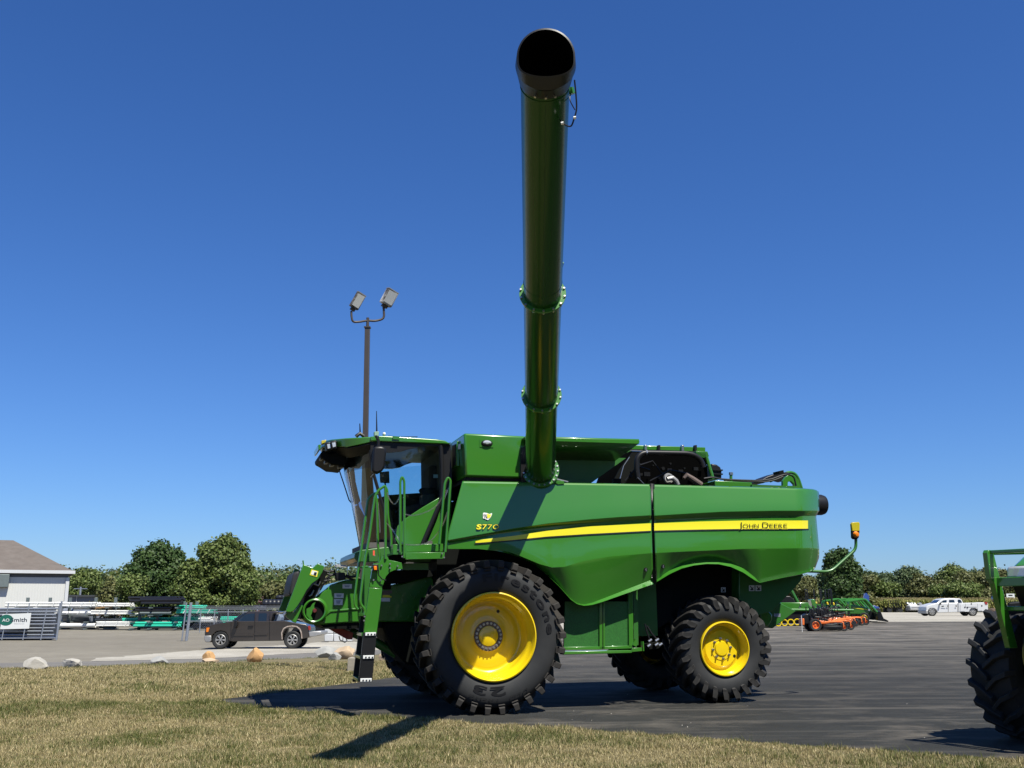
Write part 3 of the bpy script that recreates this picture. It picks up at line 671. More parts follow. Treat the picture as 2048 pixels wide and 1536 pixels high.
# visor with work lamps
vis = [L(748, 873, .95), L(720, 875, 1.0), L(690, 876.5, 1.15), L(662, 879, 1.45), L(645, 882, 1.8)]
vis += [Vector((p.x, 3.9 - p.y, p.z)) for p in vis[::-1]]
dn = [L(750, 882.5, .95), L(722, 889, 1.0), L(694, 895, 1.15), L(660, 892, 1.45), L(643, 895, 1.8)]
dn += [Vector((p.x, 3.9 - p.y, p.z)) for p in dn[::-1]]
roofv = MB().prism(dn, vis).build('roof_visor', GREEN, CH, bevel=.012)
dn1 = [p + Vector((.03, 0, -.005)) for p in dn]
lo_ = [L(752, 905, 1.02), L(724, 908, 1.1), L(700, 914, 1.3), L(668, 905, 1.55), L(648, 905, 1.85)]
lo_ += [Vector((p.x, 3.9 - p.y, p.z)) for p in lo_[::-1]]
MB().prism(lo_, dn1).build('lamp_housing', BLACK, roofv, bevel=.01)
slab('visor_scoop', DARK, [(646, 900), (660, 907), (680, 902), (694, 898), (700, 905), (692, 916), (690, 932), (676, 930), (664, 929), (650, 920), (641, 915), (640, 908)], 1.5, 2.4, roofv, bevel=.015)
for x, y, v in ((657, 893, 1.30), (667, 890, 1.26)):
    lp = slab('work_lamp', BLACK, [(x - 6, y - 8), (x + 6, y - 9), (x + 7, y + 7), (x - 4, y + 9)], v, v + .2, roofv, bevel=.01)
    slab('lamp_lens', LENS, [(x - 3, y - 4.5), (x + 4, y - 5.5), (x + 5, y + 3), (x - 1.5, y + 5)], v - .012, v + .002, roofv, bevel=.004)
for x, y in ((646, 914), (655, 921), (666, 926), (682, 930)):
    slab('work_lamp', BLACK, [(x - 6, y - 5), (x + 6, y - 4), (x + 7, y + 4), (x - 5, y + 5)], 1.55, 1.75, roofv, bevel=.01)
slab('marker_lamp', AMBY, [(643, 881), (653, 879.5), (651, 885), (643, 888)], 1.35, 1.5, roofv, bevel=.005)
slab('visor_tip', GREEN, [(636, 890), (642, 888), (641, 899), (637, 900)], 1.6, 2.3, roofv, bevel=.006)
lt('wiper_arm', BLACK, [(677, 928, 1.9), (679, 942, 1.9), (690, 975, 1.9), (698, 1000, 1.9), (702, 1005, 1.9)], 1.9, .009, roofv, n=6)
lt('wiper_blade', BLACK, [(705, 945, 1.7), (716, 1010, 1.7), (726, 1060, 1.7)], 1.7, .012, n=6)
# interior
slab('seat_cushion', CLOTH, [(812, 1012), (840, 1006), (868, 1004), (870, 1024), (816, 1030)], 1.55, 2.15, bevel=.04)
slab('seat_back', CLOTH, [(860, 930), (876, 930), (880, 1010), (864, 1012), (858, 960)], 1.6, 2.1, bevel=.04)
slab('armrest', BLACK, [(839, 980), (842, 976), (872, 975), (876, 984), (862, 988), (846, 992)], 1.45, 1.55, bevel=.01)
slab('console', TAN, [(843, 990), (872, 986), (872, 1010), (843, 1010)], 1.42, 1.6, bevel=.01)
slab('cab_monitor', BLACK, [(760, 944), (778.5, 942), (779.5, 966), (761, 965)], 1.35, 1.40, bevel=.01)
lt('monitor_arm', BLACK, [(770, 966), (774, 990), (783, 1010)], 1.4, .012)
lt('steering_column', BLACK, [(788, 1085), (786, 1045), (782, 1018), (798, 1012)], 1.9, .03)
c = L(800, 1010, 1.9); mb = MB(); mb.tube([c + Vector((.05 * math.sin(t) , .2 * math.cos(t), .12 * math.sin(t) )) for t in [k * math.pi / 12 for k in range(25)]], .014, 8); part(mb, 'steering_wheel', BLACK)
slab('cab_floor', TAN, [(735, 1085), (865, 1082), (865, 1092), (735, 1096)], 1.06, 2.85)
slab('door_label', mat('pale_sticker', (.55, .75, .7), .5), [(867, 949), (876, 949), (876, 956), (867, 956)], 1.02, 1.03)
lt('grab_bar', BLACK, [(798, 1012), (812, 997), (845, 994)], 1.5, .012)
lt('roof_hose', BLACK, [(776, 872), (800, 874), (835, 873.5)], 1.5, .006, n=6)
slab('gps_dome', WHT, [(766, 864), (772, 864), (772, 871), (766, 871)], 1.9, 1.98, bevel=.02)
slab('antenna_base', mat('pale_green_plate', (.25, .38, .28), .5), [(749, 863), (758, 863), (757, 873), (749, 873)], 1.2, 1.3, bevel=.004)
lt('antenna', BLACK, [(753.5, 863), (753, 822)], 1.25, [.012, .005], n=6); lt('antenna', BLACK, [(720.5, 870), (719.5, 847)], 2.0, [.014, .007], n=6)
lt('antenna_mount', BLACK, [(712, 873), (720, 867), (728, 873)], 2.0, .03, n=8)
mir = slab('mirror', BLACK, [(747.5, 893), (762, 891.5), (769, 893), (772.5, 898), (773, 908), (770, 932), (766, 942), (756, 947), (747, 946), (744, 941), (744.5, 925)], .30, .42, bevel=.03)
lt('mirror_arm', BLACK, [(752, 873), (757, 880), (757, 893)], .36, .018, mir); lt('mirror_arm', BLACK, [(756, 874, .95), (752, 873, .36)], .5, .018, mir); lt('mirror_bracket', STEEL, [(747, 948, .4), (742, 954, .9)], .5, .008, mir)
slab('roof_clip', GREEN, [(786, 872), (799, 873), (799, 879), (786, 878)], .90, .93)

# ---- platform, ladder and handrails
slab('platform_beam', GREEN, [(811, 1088.5), (886, 1087.5), (887, 1103.5), (811, 1104)], .42, .46, bevel=.004)
slab('platform_beam', GREEN, [(811, 1105.5), (889.5, 1104.5), (889, 1117.5), (811, 1119)], .14, .18, bevel=.004)
slab('platform_deck', GREEN2, [(786, 1105), (889.5, 1104.5), (889.5, 1108), (786, 1109)], .18, 1.04)
slab('platform_box', GREEN, [(786, 1088.5), (799, 1088.5), (799, 1106), (786, 1106)], .2, .35, bevel=.004)
slab('platform_box', GREEN, [(866, 1089), (877, 1089), (877, 1103), (866, 1103)], .37, .42, bevel=.004)
slab('support_beam', GREEN2, [(800, 1127), (857, 1126.5), (857, 1139.5), (804, 1139.5)], .55, .65)
slab('support_beam', DARK, [(776, 1112), (812, 1110), (812, 1126), (776, 1126)], .35, 1.0)
slab('ladder_bracket', GREEN, [(739, 1174), (743, 1146), (747, 1127), (758, 1126), (763, 1117), (765, 1113), (775, 1113), (778, 1120), (790, 1122), (803, 1125.5), (805.5, 1138), (789, 1140.5), (779, 1145), (772, 1153), (767, 1168), (764, 1176)], .10, .15, bevel=.004)
lad = slab('ladder', GREEN, [(738.5, 1175), (764.5, 1177), (759, 1225), (753.5, 1267), (727, 1266)], .08, .14, bevel=.005)
slab('lower_stringer', BLACK, [(727, 1267), (753.5, 1267), (744.5, 1363.5), (717.5, 1364)], .06, .12, lad, bevel=.005)
slab('far_stringer', BLACK, [(722, 1226), (735, 1228), (722.5, 1363), (705, 1364)], .60, .64, lad, bevel=.004)
slab('far_stringer', GREEN2, [(728, 1130), (742, 1135), (736, 1228), (722, 1226)], .60, .64, lad)
for xa, xb, y in ((727, 749, 1228), (723, 745, 1268), (720, 742, 1314), (715, 738, 1359)):
    slab('tread', GREEN, [(xa, y - 2.5), (xb, y - 3), (xb, y + 3.5), (xa, y + 4.5)], .12, .62, lad, bevel=.004)
for x0, x1, y in ((731, 752, 1268), (726.5, 748, 1314), (721, 743.5, 1360)):
    t = slab('grip_strip', WHT, [(x0, y - 3), (x1, y - 3.5), (x1 - .5, y + 3), (x0 - .5, y + 3.5)], .045, .062, lad, bevel=.002)
    for k in range(3):
        xx = x0 + 4 + k * 6.5; slab('grip_stud', BLACK, [(xx, y - .5), (xx + 3, y - .8), (xx + 3, y + 1.6), (xx, y + 1.9)], .040, .046, lad)
RAIL = .0175
for v, pts in ((.62, [(756, 988), (752, 986), (742, 991), (735.5, 1000), (721, 1109), (718, 1125), (709, 1197), (710, 1211), (716, 1219)]),
               (.09, [(771, 1118), (770.5, 974), (769, 972), (757, 980), (750, 992), (739, 1071), (728, 1133), (720.5, 1197), (721, 1208), (730, 1219), (729, 1230)]),
               (.60, [(751, 988), (754, 1003), (755, 1060), (755.5, 1089), (759, 1112), (758, 1124)]),
               (.58, [(770, 972), (774.5, 980), (776, 1035), (782.5, 1070), (782.5, 1093)]),
               (.16, [(800.5, 1104), (800.5, 962), (804.5, 952.5), (808.5, 962), (808.5, 1116)]),
               (.22, [(879, 1088), (889.5, 966), (896, 954.5), (901, 961), (890.5, 1104)])):
    lt('handrail', GREEN, pts, v, RAIL, n=10, fil=.06)
lt('brace', GREEN, [(720, 1135), (736, 1133)], .3, .012)
def chain(pts, name='chain'):
    P = smooth_path([L(*p) for p in pts], 10); mb = MB(); d = 0; out = [P[0]]
    for a, b in zip(P, P[1:]):
        n_ = max(1, int((b - a).length / .035))
        for k in range(n_): out.append(a.lerp(b, (k + 1) / n_))
    for i in range(len(out) - 1):
        a, b = out[i], out[i + 1]; t = (b - a).normalized(); s_ = t.orthogonal() if i % 2 else t.cross(t.orthogonal()); s_.normalize()
        e = (b - a) * .25; lp = [a - e + s_ * .007, b + e + s_ * .007, b + e - s_ * .007, a - e - s_ * .007, a - e + s_ * .007]
        mb.tube(lp, .0028, 4, False)
    return part(mb, name, STEEL if name == 'chain' else BLACK, smooth=False)
chain([(774, 985, .3), (780, 1000, .3), (790, 1008, .3), (801, 990, .2)])
chain([(809, 1028, .2), (825, 1031, .25), (850, 1025, .3), (874, 1010, .3), (893, 980, .25)])
chain([(772, 1045, .3), (785, 1060, .3), (800, 1082, .25), (812, 1089, .2), (842, 1089, .25), (865, 1078, .3), (885, 1050, .25), (896, 1020, .22)])
chain([(756, 1005, .6), (757, 1020, .6), (759, 1040, .6), (760, 1065, .6)])
chain([(898, 975, .25), (888, 1000, .25), (880, 1040, .3)])
slab('marker_light', BLACK, [(745, 1129), (757, 1129), (758, 1142), (746, 1142)], .03, .09, bevel=.006)
slab('amber_lens', AMB, [(747.5, 1132), (753.5, 1132), (754, 1140), (748, 1140)], .015, .032, bevel=.004)
slab('red_tag', mat('red_tag', (.8, .10, .04), .5), [(746, 1101), (749.5, 1101), (749.5, 1111), (746, 1111)], .05, .07)
lt('lamp_cable', BLACK, [(757, 1140), (757, 1150), (764, 1158), (772, 1161)], .06, .008, n=6)
mb = MB()
for x, y, v in ((749, 1111, .09), (763, 1131, .09), (780, 1128, .09), (780, 1136, .09), (795, 1132, .09), (747, 1160, .09), (761, 1161, .09), (729, 1233, .05), (728, 1241, .05), (804, 1113, .13), (884, 1107, .13), (888, 1115, .13), (796, 1100, .19)):
    c = L(x, y, v); mb.tube([c, c + Vector((0, -.015, 0))], .012, 6)
part(mb, 'bolt_heads', STEEL, smooth=False)

# ---- feeder house and header mount
fh = slab('feeder_house', GREEN, [(628, 1196), (641, 1186), (652, 1178), (662, 1169), (677, 1164), (700, 1158), (730, 1158), (762, 1172), (800, 1168), (862, 1150), (880, 1190), (850, 1244), (762, 1244), (690, 1246), (650, 1249), (628, 1250), (606, 1240), (600, 1222), (608, 1205)], 1.27, 2.63, bevel=.02)
slab('lower_rib', GREEN, [(655, 1223), (661, 1220), (712, 1216), (765, 1212), (765, 1215.5), (712, 1219.5), (662, 1224), (650, 1233)], 1.255, 1.27, fh, bevel=.005)
c = L(628.6, 1221.6, 1.2)
part(MB().lathe([(.02, .19), (.0, .168), (-.05, .165), (-.06, .15), (-.05, .135), (.03, .13)], 48, Matrix.Translation(c)), 'shield_ring', GREEN, fh)
part(MB().lathe([(-.012, 0), (-.012, .13), (.02, .14)], 32, Matrix.Translation(c)), 'chain_sprocket', DARK, fh)
part(MB().lathe([(-.075, 0), (-.075, .022), (-.06, .03), (-.01, .032)], 20, Matrix.Translation(c)), 'shaft_end', mat('dark_red', (.10, .012, .012), .5), fh)
q = [(-.11, .03), (-.06, .05), (-.03, .1), (.01, .12), (-.01, .07), (.0, .02), (-.03, -.02), (-.05, -.06), (-.02, -.12), (-.06, -.115), (-.11, -.06)]
part(MB().prism([c + Vector((a, -.045, b)) for a, b in q], [c + Vector((a, -.03, b)) for a, b in q]), 'shield_bracket', GREEN, fh)
hm = slab('header_mount', GREEN, [(606.5, 1128.5), (612, 1131), (626, 1135.5), (635.5, 1126.8), (648.5, 1132.5), (645, 1144), (637, 1158), (624, 1167), (613, 1181), (604, 1198), (595, 1212), (588, 1221), (581, 1224.5), (571, 1223)], 1.06, 1.12, bevel=.006)
c2 = inst(hm, CH, (0, 1.72, 0))
slab('mount_link', GREEN, [(570, 1226), (576, 1221), (584, 1225), (590, 1223), (600, 1207), (606, 1212), (600, 1226), (592, 1246), (586, 1244), (578, 1238), (573, 1235)], 1.15, 1.2, bevel=.006)
lt('mount_hook', GREEN, [(607, 1130), (606, 1122), (605.5, 1121)], 1.1, .01)
lt('latch_pin', STEEL, [(567, 1231), (572, 1226)], 1.1, .022)
slab('drum_guard', RUB, [(600, 1142), (591, 1143), (586, 1149), (582, 1166), (578, 1186), (580, 1194), (586, 1190), (598, 1160)], 1.25, 2.6, bevel=.03)
slab('hitch_frame', DARK, [(612, 1190), (648, 1140), (655, 1146), (640, 1175), (628, 1200), (606, 1238), (596, 1238)], 1.2, 2.5)
d = decal('warning_decal', STRIPE, [(623, 1138.5), (637, 1142.5), (634, 1154), (619.5, 1150)], lambda a, b: L(a, b, 1.054), CH)
decal('decal_symbol', WHT, [(624.5, 1140.5), (635, 1143.5), (632.5, 1151.5), (622, 1148.5)], lambda a, b: L(a, b, 1.051), d)
decal('decal_symbol', BLKDEC, [(629, 1144), (634, 1145), (632, 1151), (627, 1149)], lambda a, b: L(a, b, 1.048), d)
for x0, y0, x1, y1 in ((685, 1168, 704, 1177), (668.5, 1186.5, 687.5, 1196), (668, 1198, 685.5, 1210)):
    d = decal('white_decal', WHT, [(x0, y0), (x1, y0 + .3), (x1 - .3, y1), (x0, y1)], lambda a, b: L(a, b, 1.262), fh)
    decal('decal_symbol', GALV, [(x0 + 4, y0 + 2.5), (x1 - 4, y0 + 2.5), (x1 - 6, y1 - 2.5), (x0 + 5, y1 - 2.5)], lambda a, b: L(a, b, 1.259), fh)
for x0, y0, x1, y1, m in ((765, 1166, 782, 1179, DARK), (765, 1181, 784, 1190, HEAT), (765, 1190, 783, 1195, STRIPE), (762, 1196, 780, 1203, WHT)):
    decal('warning_decal', m, [(x0, y0), (x1, y0), (x1, y1), (x0, y1)], lambda a, b: L(a, b, 1.262), fh)
for pts in ([(625, 1192), (634, 1172), (650, 1158), (668, 1148), (690, 1152), (706, 1160)], [(618, 1196), (630, 1175), (646, 1162), (660, 1160)], [(646, 1140), (656, 1144), (668, 1141), (672, 1150)], [(650, 1146), (662, 1150), (672, 1148)], [(692, 1150), (704, 1155), (716, 1150), (720, 1140)], [(640, 1180), (648, 1166), (660, 1156)]):
    lt('hydraulic_hose', BLACK, pts, 1.22, .014, n=8, fil=.06)
for pts in ([(637, 1152), (630, 1170)], [(628, 1168), (637, 1171), (641, 1163)], [(628, 1180), (623, 1190), (618, 1192)], [(640, 1180), (634, 1190)]):
    lt('hydraulic_pipe', STEEL, pts, 1.18, .011, n=8)
slab('coupler_block', BLACK, [(671, 1145), (690, 1145), (692, 1159), (673, 1162)], 1.15, 1.3, bevel=.012)
slab('coupler_cover', mat('clear_cover', (.6, .62, .62), .15, .3, .8), [(671.5, 1128.5), (694.5, 1131), (695, 1134), (672, 1131.5)], 1.1, 1.35, bevel=.004)
for x, y0, y1 in ((672, 1131, 1145), (695, 1133, 1150)): lt('cover_post', STEEL, [(x, y0), (x, y1)], 1.15, .005, n=6)
slab('safety_stop', RED, [(655, 1256), (684, 1257), (707, 1266), (705, 1279), (696, 1279), (688, 1275), (672, 1266)], 1.6, 1.7, bevel=.006)
lt('stop_handle', STEEL, [(678, 1272), (680, 1280), (690, 1285), (694, 1281), (692, 1277)], 1.55, .008, n=6)
lt('lift_cylinder', GREEN2, [(700, 1263), (750, 1284), (792, 1308)], 1.75, .065, n=14); lt('lift_rod', STEEL, [(672, 1250), (700, 1263)], 1.75, .03)
slab('gearbox', DARK, [(760, 1243), (866, 1240), (870, 1300), (850, 1335), (812, 1328), (790, 1305), (775, 1280), (768, 1262)], 1.35, 2.4, bevel=.03)
slab('hitch_tray', DARK, [(640, 1248), (764, 1243), (764, 1256), (650, 1258)], 1.3, 2.6)
slab('cab_skid', DARK, [(765, 1140), (860, 1140), (866, 1152), (800, 1166), (765, 1165)], 1.1, 2.7)
mb = MB()
for k in range(30):
    c = L(random.uniform(775, 856), random.uniform(1150, 1238), 1.262); mb.tube([c, c + Vector((0, -.02, 0))], random.choice((.012, .016, .02)), 8)
part(mb, 'rivets', GREEN, fh)

# =================================================================== GROUND
def ground_mat(name, cols, scales=(.15, 2.5, 30), rough=.9, bump=.3, bscale=40, streak=None, streak_rot=0, streak_amt=.5, speck=None, far_wear=None):
    m, n, l, b = _nodes(name); b.inputs['Roughness'].default_value = rough; b.inputs['Specular IOR Level'].default_value = .25
    tc = n.new('ShaderNodeTexCoord'); v = tc.outputs['Object']; prev = None
    for i, s in enumerate(scales):
        no = n.new('ShaderNodeTexNoise'); no.inputs['Scale'].default_value = s; no.inputs['Detail'].default_value = 7; no.inputs['Roughness'].default_value = .6; l.new(v, no.inputs['Vector'])
        mr = n.new('ShaderNodeMapRange'); mr.inputs[1].default_value = .35; mr.inputs[2].default_value = .65; l.new(no.outputs[0], mr.inputs[0])
        mx = n.new('ShaderNodeMix'); mx.data_type = 'RGBA'
        kk = ALB if i == 0 else 1
        mx.inputs[6].default_value = (*[c * kk for c in cols[2 * i]], 1); mx.inputs[7].default_value = (*[c * kk for c in cols[2 * i + 1]], 1); l.new(mr.outputs[0], mx.inputs[0])
        if prev is None: prev = mx.outputs[2]
        else:
            mm = n.new('ShaderNodeMix'); mm.data_type = 'RGBA'; mm.blend_type = 'MULTIPLY'; mm.inputs[0].default_value = 1
            l.new(prev, mm.inputs[6]); l.new(mx.outputs[2], mm.inputs[7]); prev = mm.outputs[2]
    if streak:
        mp = n.new('ShaderNodeMapping'); mp.inputs['Rotation'].default_value = (0, 0, streak_rot); mp.inputs['Scale'].default_value = (.75, 1.2, 1); l.new(v, mp.inputs['Vector'])
        no = n.new('ShaderNodeTexNoise'); no.inputs['Scale'].default_value = 1.0; no.inputs['Detail'].default_value = 8; no.inputs['Roughness'].default_value = .68; no.inputs['Distortion'].default_value = .4; l.new(mp.outputs[0], no.inputs['Vector'])
        mr = n.new('ShaderNodeMapRange'); mr.inputs[1].default_value = .50; mr.inputs[2].default_value = .74; mr.inputs[4].default_value = streak_amt; l.new(no.outputs[0], mr.inputs[0])
        no2 = n.new('ShaderNodeTexNoise'); no2.inputs['Scale'].default_value = .09; no2.inputs['Detail'].default_value = 3; l.new(v, no2.inputs['Vector'])
        m3 = n.new('ShaderNodeMapRange'); m3.inputs[1].default_value = .35; m3.inputs[2].default_value = .6; l.new(no2.outputs[0], m3.inputs[0])
        ml = n.new('ShaderNodeMath'); ml.operation = 'MULTIPLY'; l.new(mr.outputs[0], ml.inputs[0]); l.new(m3.outputs[0], ml.inputs[1])
        mx = n.new('ShaderNodeMix'); mx.data_type = 'RGBA'; mx.inputs[7].default_value = (*[c * ALB for c in streak], 1); l.new(ml.outputs[0], mx.inputs[0]); l.new(prev, mx.inputs[6]); prev = mx.outputs[2]
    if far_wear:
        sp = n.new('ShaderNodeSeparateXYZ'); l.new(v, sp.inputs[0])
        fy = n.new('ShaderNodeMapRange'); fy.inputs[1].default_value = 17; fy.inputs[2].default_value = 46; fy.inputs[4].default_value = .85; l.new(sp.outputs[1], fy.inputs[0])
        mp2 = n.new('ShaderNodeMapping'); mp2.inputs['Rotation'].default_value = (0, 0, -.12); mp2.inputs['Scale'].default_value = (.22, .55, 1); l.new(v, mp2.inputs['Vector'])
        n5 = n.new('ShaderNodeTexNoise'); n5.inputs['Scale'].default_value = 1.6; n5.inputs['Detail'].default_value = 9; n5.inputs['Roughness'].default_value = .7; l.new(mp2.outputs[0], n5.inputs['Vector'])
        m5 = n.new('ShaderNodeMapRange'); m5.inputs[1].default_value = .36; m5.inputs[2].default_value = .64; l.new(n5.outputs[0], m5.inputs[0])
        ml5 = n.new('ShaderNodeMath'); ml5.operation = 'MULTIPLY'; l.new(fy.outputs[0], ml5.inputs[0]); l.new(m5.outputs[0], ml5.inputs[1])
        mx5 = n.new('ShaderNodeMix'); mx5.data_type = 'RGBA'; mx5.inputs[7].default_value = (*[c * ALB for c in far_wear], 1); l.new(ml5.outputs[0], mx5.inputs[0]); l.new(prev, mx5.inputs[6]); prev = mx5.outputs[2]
    if far_wear:
        # crossing tyre marks, two directions of thin dusty lines
        for rot, sc in ((.55, (.05, 2.2, 1)), (-.38, (.04, 2.6, 1))):
            mp3 = n.new('ShaderNodeMapping'); mp3.inputs['Rotation'].default_value = (0, 0, rot); mp3.inputs['Scale'].default_value = sc; l.new(v, mp3.inputs['Vector'])
            n6 = n.new('ShaderNodeTexNoise'); n6.inputs['Scale'].default_value = .8; n6.inputs['Detail'].default_value = 6; n6.inputs['Roughness'].default_value = .6; l.new(mp3.outputs[0], n6.inputs['Vector'])
            m6 = n.new('ShaderNodeMapRange'); m6.inputs[1].default_value = .56; m6.inputs[2].default_value = .70; m6.inputs[4].default_value = .28; l.new(n6.outputs[0], m6.inputs[0])
            mx6 = n.new('ShaderNodeMix'); mx6.data_type = 'RGBA'; mx6.inputs[7].default_value = (*[c * ALB for c in far_wear], 1); l.new(m6.outputs[0], mx6.inputs[0]); l.new(prev, mx6.inputs[6]); prev = mx6.outputs[2]
    if speck:
        vo = n.new('ShaderNodeTexVoronoi'); vo.inputs['Scale'].default_value = 55; l.new(v, vo.inputs['Vector'])
        mr = n.new('ShaderNodeMapRange'); mr.inputs[1].default_value = .0; mr.inputs[2].default_value = .22; mr.inputs[3].default_value = .45; mr.inputs[4].default_value = 0; l.new(vo.outputs['Distance'], mr.inputs[0])
        mx = n.new('ShaderNodeMix'); mx.data_type = 'RGBA'; mx.inputs[7].default_value = (*[c * ALB for c in speck], 1); l.new(mr.outputs[0], mx.inputs[0]); l.new(prev, mx.inputs[6]); prev = mx.outputs[2]
    l.new(prev, b.inputs['Base Color'])
    nb = n.new('ShaderNodeTexNoise'); nb.inputs['Scale'].default_value = bscale; nb.inputs['Detail'].default_value = 5; l.new(v, nb.inputs['Vector'])
    bp = n.new('ShaderNodeBump'); bp.inputs['Strength'].default_value = bump; bp.inputs['Distance'].default_value = .02; l.new(nb.outputs[0], bp.inputs['Height']); l.new(bp.outputs[0], b.inputs['Normal'])
    return m
M_GROUND = ground_mat('gravel_dirt', [(.185, .166, .133), (.235, .214, .172), (.85, .85, .85), (1, 1, 1), (.8, .8, .8), (1, 1, 1)], (.08, 1.2, 25), streak=(.36, .33, .29), streak_amt=.35)
M_LAWN = ground_mat('dry_soil', [(.24, .19, .10), (.17, .15, .07), (.7, .7, .7), (1, 1, 1), (.7, .7, .7), (1, 1, 1)], (.3, 3, 40))
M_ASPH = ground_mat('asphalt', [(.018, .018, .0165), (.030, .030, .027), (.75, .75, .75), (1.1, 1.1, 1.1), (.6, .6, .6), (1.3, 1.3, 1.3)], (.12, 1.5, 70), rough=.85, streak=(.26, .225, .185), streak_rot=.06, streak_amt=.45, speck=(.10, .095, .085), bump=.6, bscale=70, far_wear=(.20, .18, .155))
M_ROAD = ground_mat('road_asphalt', [(.15, .142, .133), (.20, .188, .172), (.85, .85, .85), (1, 1, 1), (.8, .8, .8), (1, 1, 1)], (.2, 2, 50))
M_PALE = ground_mat('pale_gravel', [(.36, .335, .285), (.50, .47, .41), (.8, .8, .8), (1, 1, 1), (.75, .75, .75), (1, 1, 1)], (.15, 2.5, 30), bump=.5)
def sheet(name, poly, off, m, cell=2.0, box=None):
    bm = bmesh.new(); vs = [bm.verts.new((x, y, 0)) for x, y in poly]; bm.faces.new(vs)
    xs = [p[0] for p in poly]; ys = [p[1] for p in poly]
    cuts = sorted(set(list(np.arange(-60, 60, cell)) + [-900, -400, -200, -120, -90, 90, 120, 200, 400, 900]))
    for c in cuts:
        if min(xs) < c < max(xs): bmesh.ops.bisect_plane(bm, geom=bm.verts[:] + bm.edges[:] + bm.faces[:], plane_co=(c, 0, 0), plane_no=(1, 0, 0))
    for c in sorted(set(list(np.arange(-8, 100, cell)) + [120, 150, 200, 400, 900])):
        if min(ys) < c < max(ys): bmesh.ops.bisect_plane(bm, geom=bm.verts[:] + bm.edges[:] + bm.faces[:], plane_co=(0, c, 0), plane_no=(0, 1, 0))
    for v in bm.verts: v.co.z = terrain(v.co.x, v.co.y) + off
    bmesh.ops.triangulate(bm, faces=bm.faces[:])
    bmesh.ops.recalc_face_normals(bm, faces=bm.faces)
    me = bpy.data.meshes.new(name); bm.to_mesh(me); bm.free(); me.materials.append(m)
    if me.polygons and me.polygons[0].normal.z < 0: me.flip_normals()
    me.shade_smooth()
    o = bpy.data.objects.new(name, me); COL.objects.link(o); return tag(o, kind='structure')
g2 = lambda px, py: tuple(G(px, py)[:2])
sheet('ground', [(-2500, -300), (2500, -300), (2500, 2500), (-2500, 2500)], -.03, M_GROUND)
near_e = [(430, 1400), (500, 1413), (600, 1423), (700, 1431), (800, 1437), (900, 1443), (1000, 1449), (1100, 1456), (1250, 1466), (1400, 1476), (1550, 1488), (1700, 1498), (1850, 1508), (2048, 1520), (2300, 1538)]
far_e = [(430, 1400), (530, 1388), (620, 1376), (700, 1367), (805, 1352), (880, 1338), (960, 1322)]
def wiggle(P, a=.05, step=.25):
    out = []
    for p, q in zip(P, P[1:]):
        d = math.hypot(q[0] - p[0], q[1] - p[1]); n = max(1, int(d / step))
        for k in range(n):
            t = k / n; out.append((p[0] + (q[0] - p[0]) * t + random.uniform(-a, a), p[1] + (q[1] - p[1]) * t + random.uniform(-a, a)))
    return out + [P[-1]]
NE = wiggle([g2(*p) for p in near_e], .03); FE = [NE[0]] + wiggle([g2(*p) for p in far_e], .03)[1:]
LE = [g2(*p) for p in ((960, 1300), (900, 1303), (830, 1306), (700, 1312), (560, 1318), (400, 1327), (180, 1335), (0, 1338), (-220, 1343))]
lawn_poly = [(70, NE[-1][1] - 2), (70, -60), (-60, -60), (-60, LE[-1][1])] + LE[::-1] + FE[::-1] + NE[1:]
LE_W = wiggle(LE, .06)
lawn_poly = [(70, NE[-1][1] - 2), (70, -60), (-60, -60), (-60, LE_W[-1][1])] + LE_W[::-1] + FE[::-1] + NE[1:]
sheet('lawn', lawn_poly, .0, M_LAWN)
far_lot = [g2(1100, 1262), g2(1300, 1250), g2(1500, 1245), g2(1700, 1243.5), g2(1900, 1243), g2(2200, 1242)]
park_poly = NE + [(90, NE[-1][1] + 2), (120, far_lot[-1][1])] + far_lot[::-1] + [g2(1000, 1285)] + FE[::-1][:-1]
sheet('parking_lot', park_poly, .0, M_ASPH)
sheet('gravel_lot', far_lot + [(130, far_lot[-1][1]), (160, 148), (4, 148)], .0, M_PALE, 3)
rd = LE; rd2 = [g2(*p) for p in ((1000, 1290), (900, 1292), (830, 1295), (700, 1301), (560, 1308), (400, 1317), (180, 1322), (0, 1325), (-220, 1328))]
sheet('road', LE_W + rd2[::-1], -.012, M_ROAD)
gs = [g2(*p) for p in ((1000, 1276), (860, 1276), (760, 1279), (650, 1284), (560, 1290), (460, 1296), (330, 1305), (180, 1316), (60, 1321))]
sheet('gravel_path', wiggle([g2(1000, 1290), g2(900, 1292), g2(830, 1295), g2(700, 1301), g2(560, 1308), g2(400, 1317), g2(180, 1322)], .12, .4) + wiggle(gs[::-1][1:], .3, .35), -.006, M_PALE)

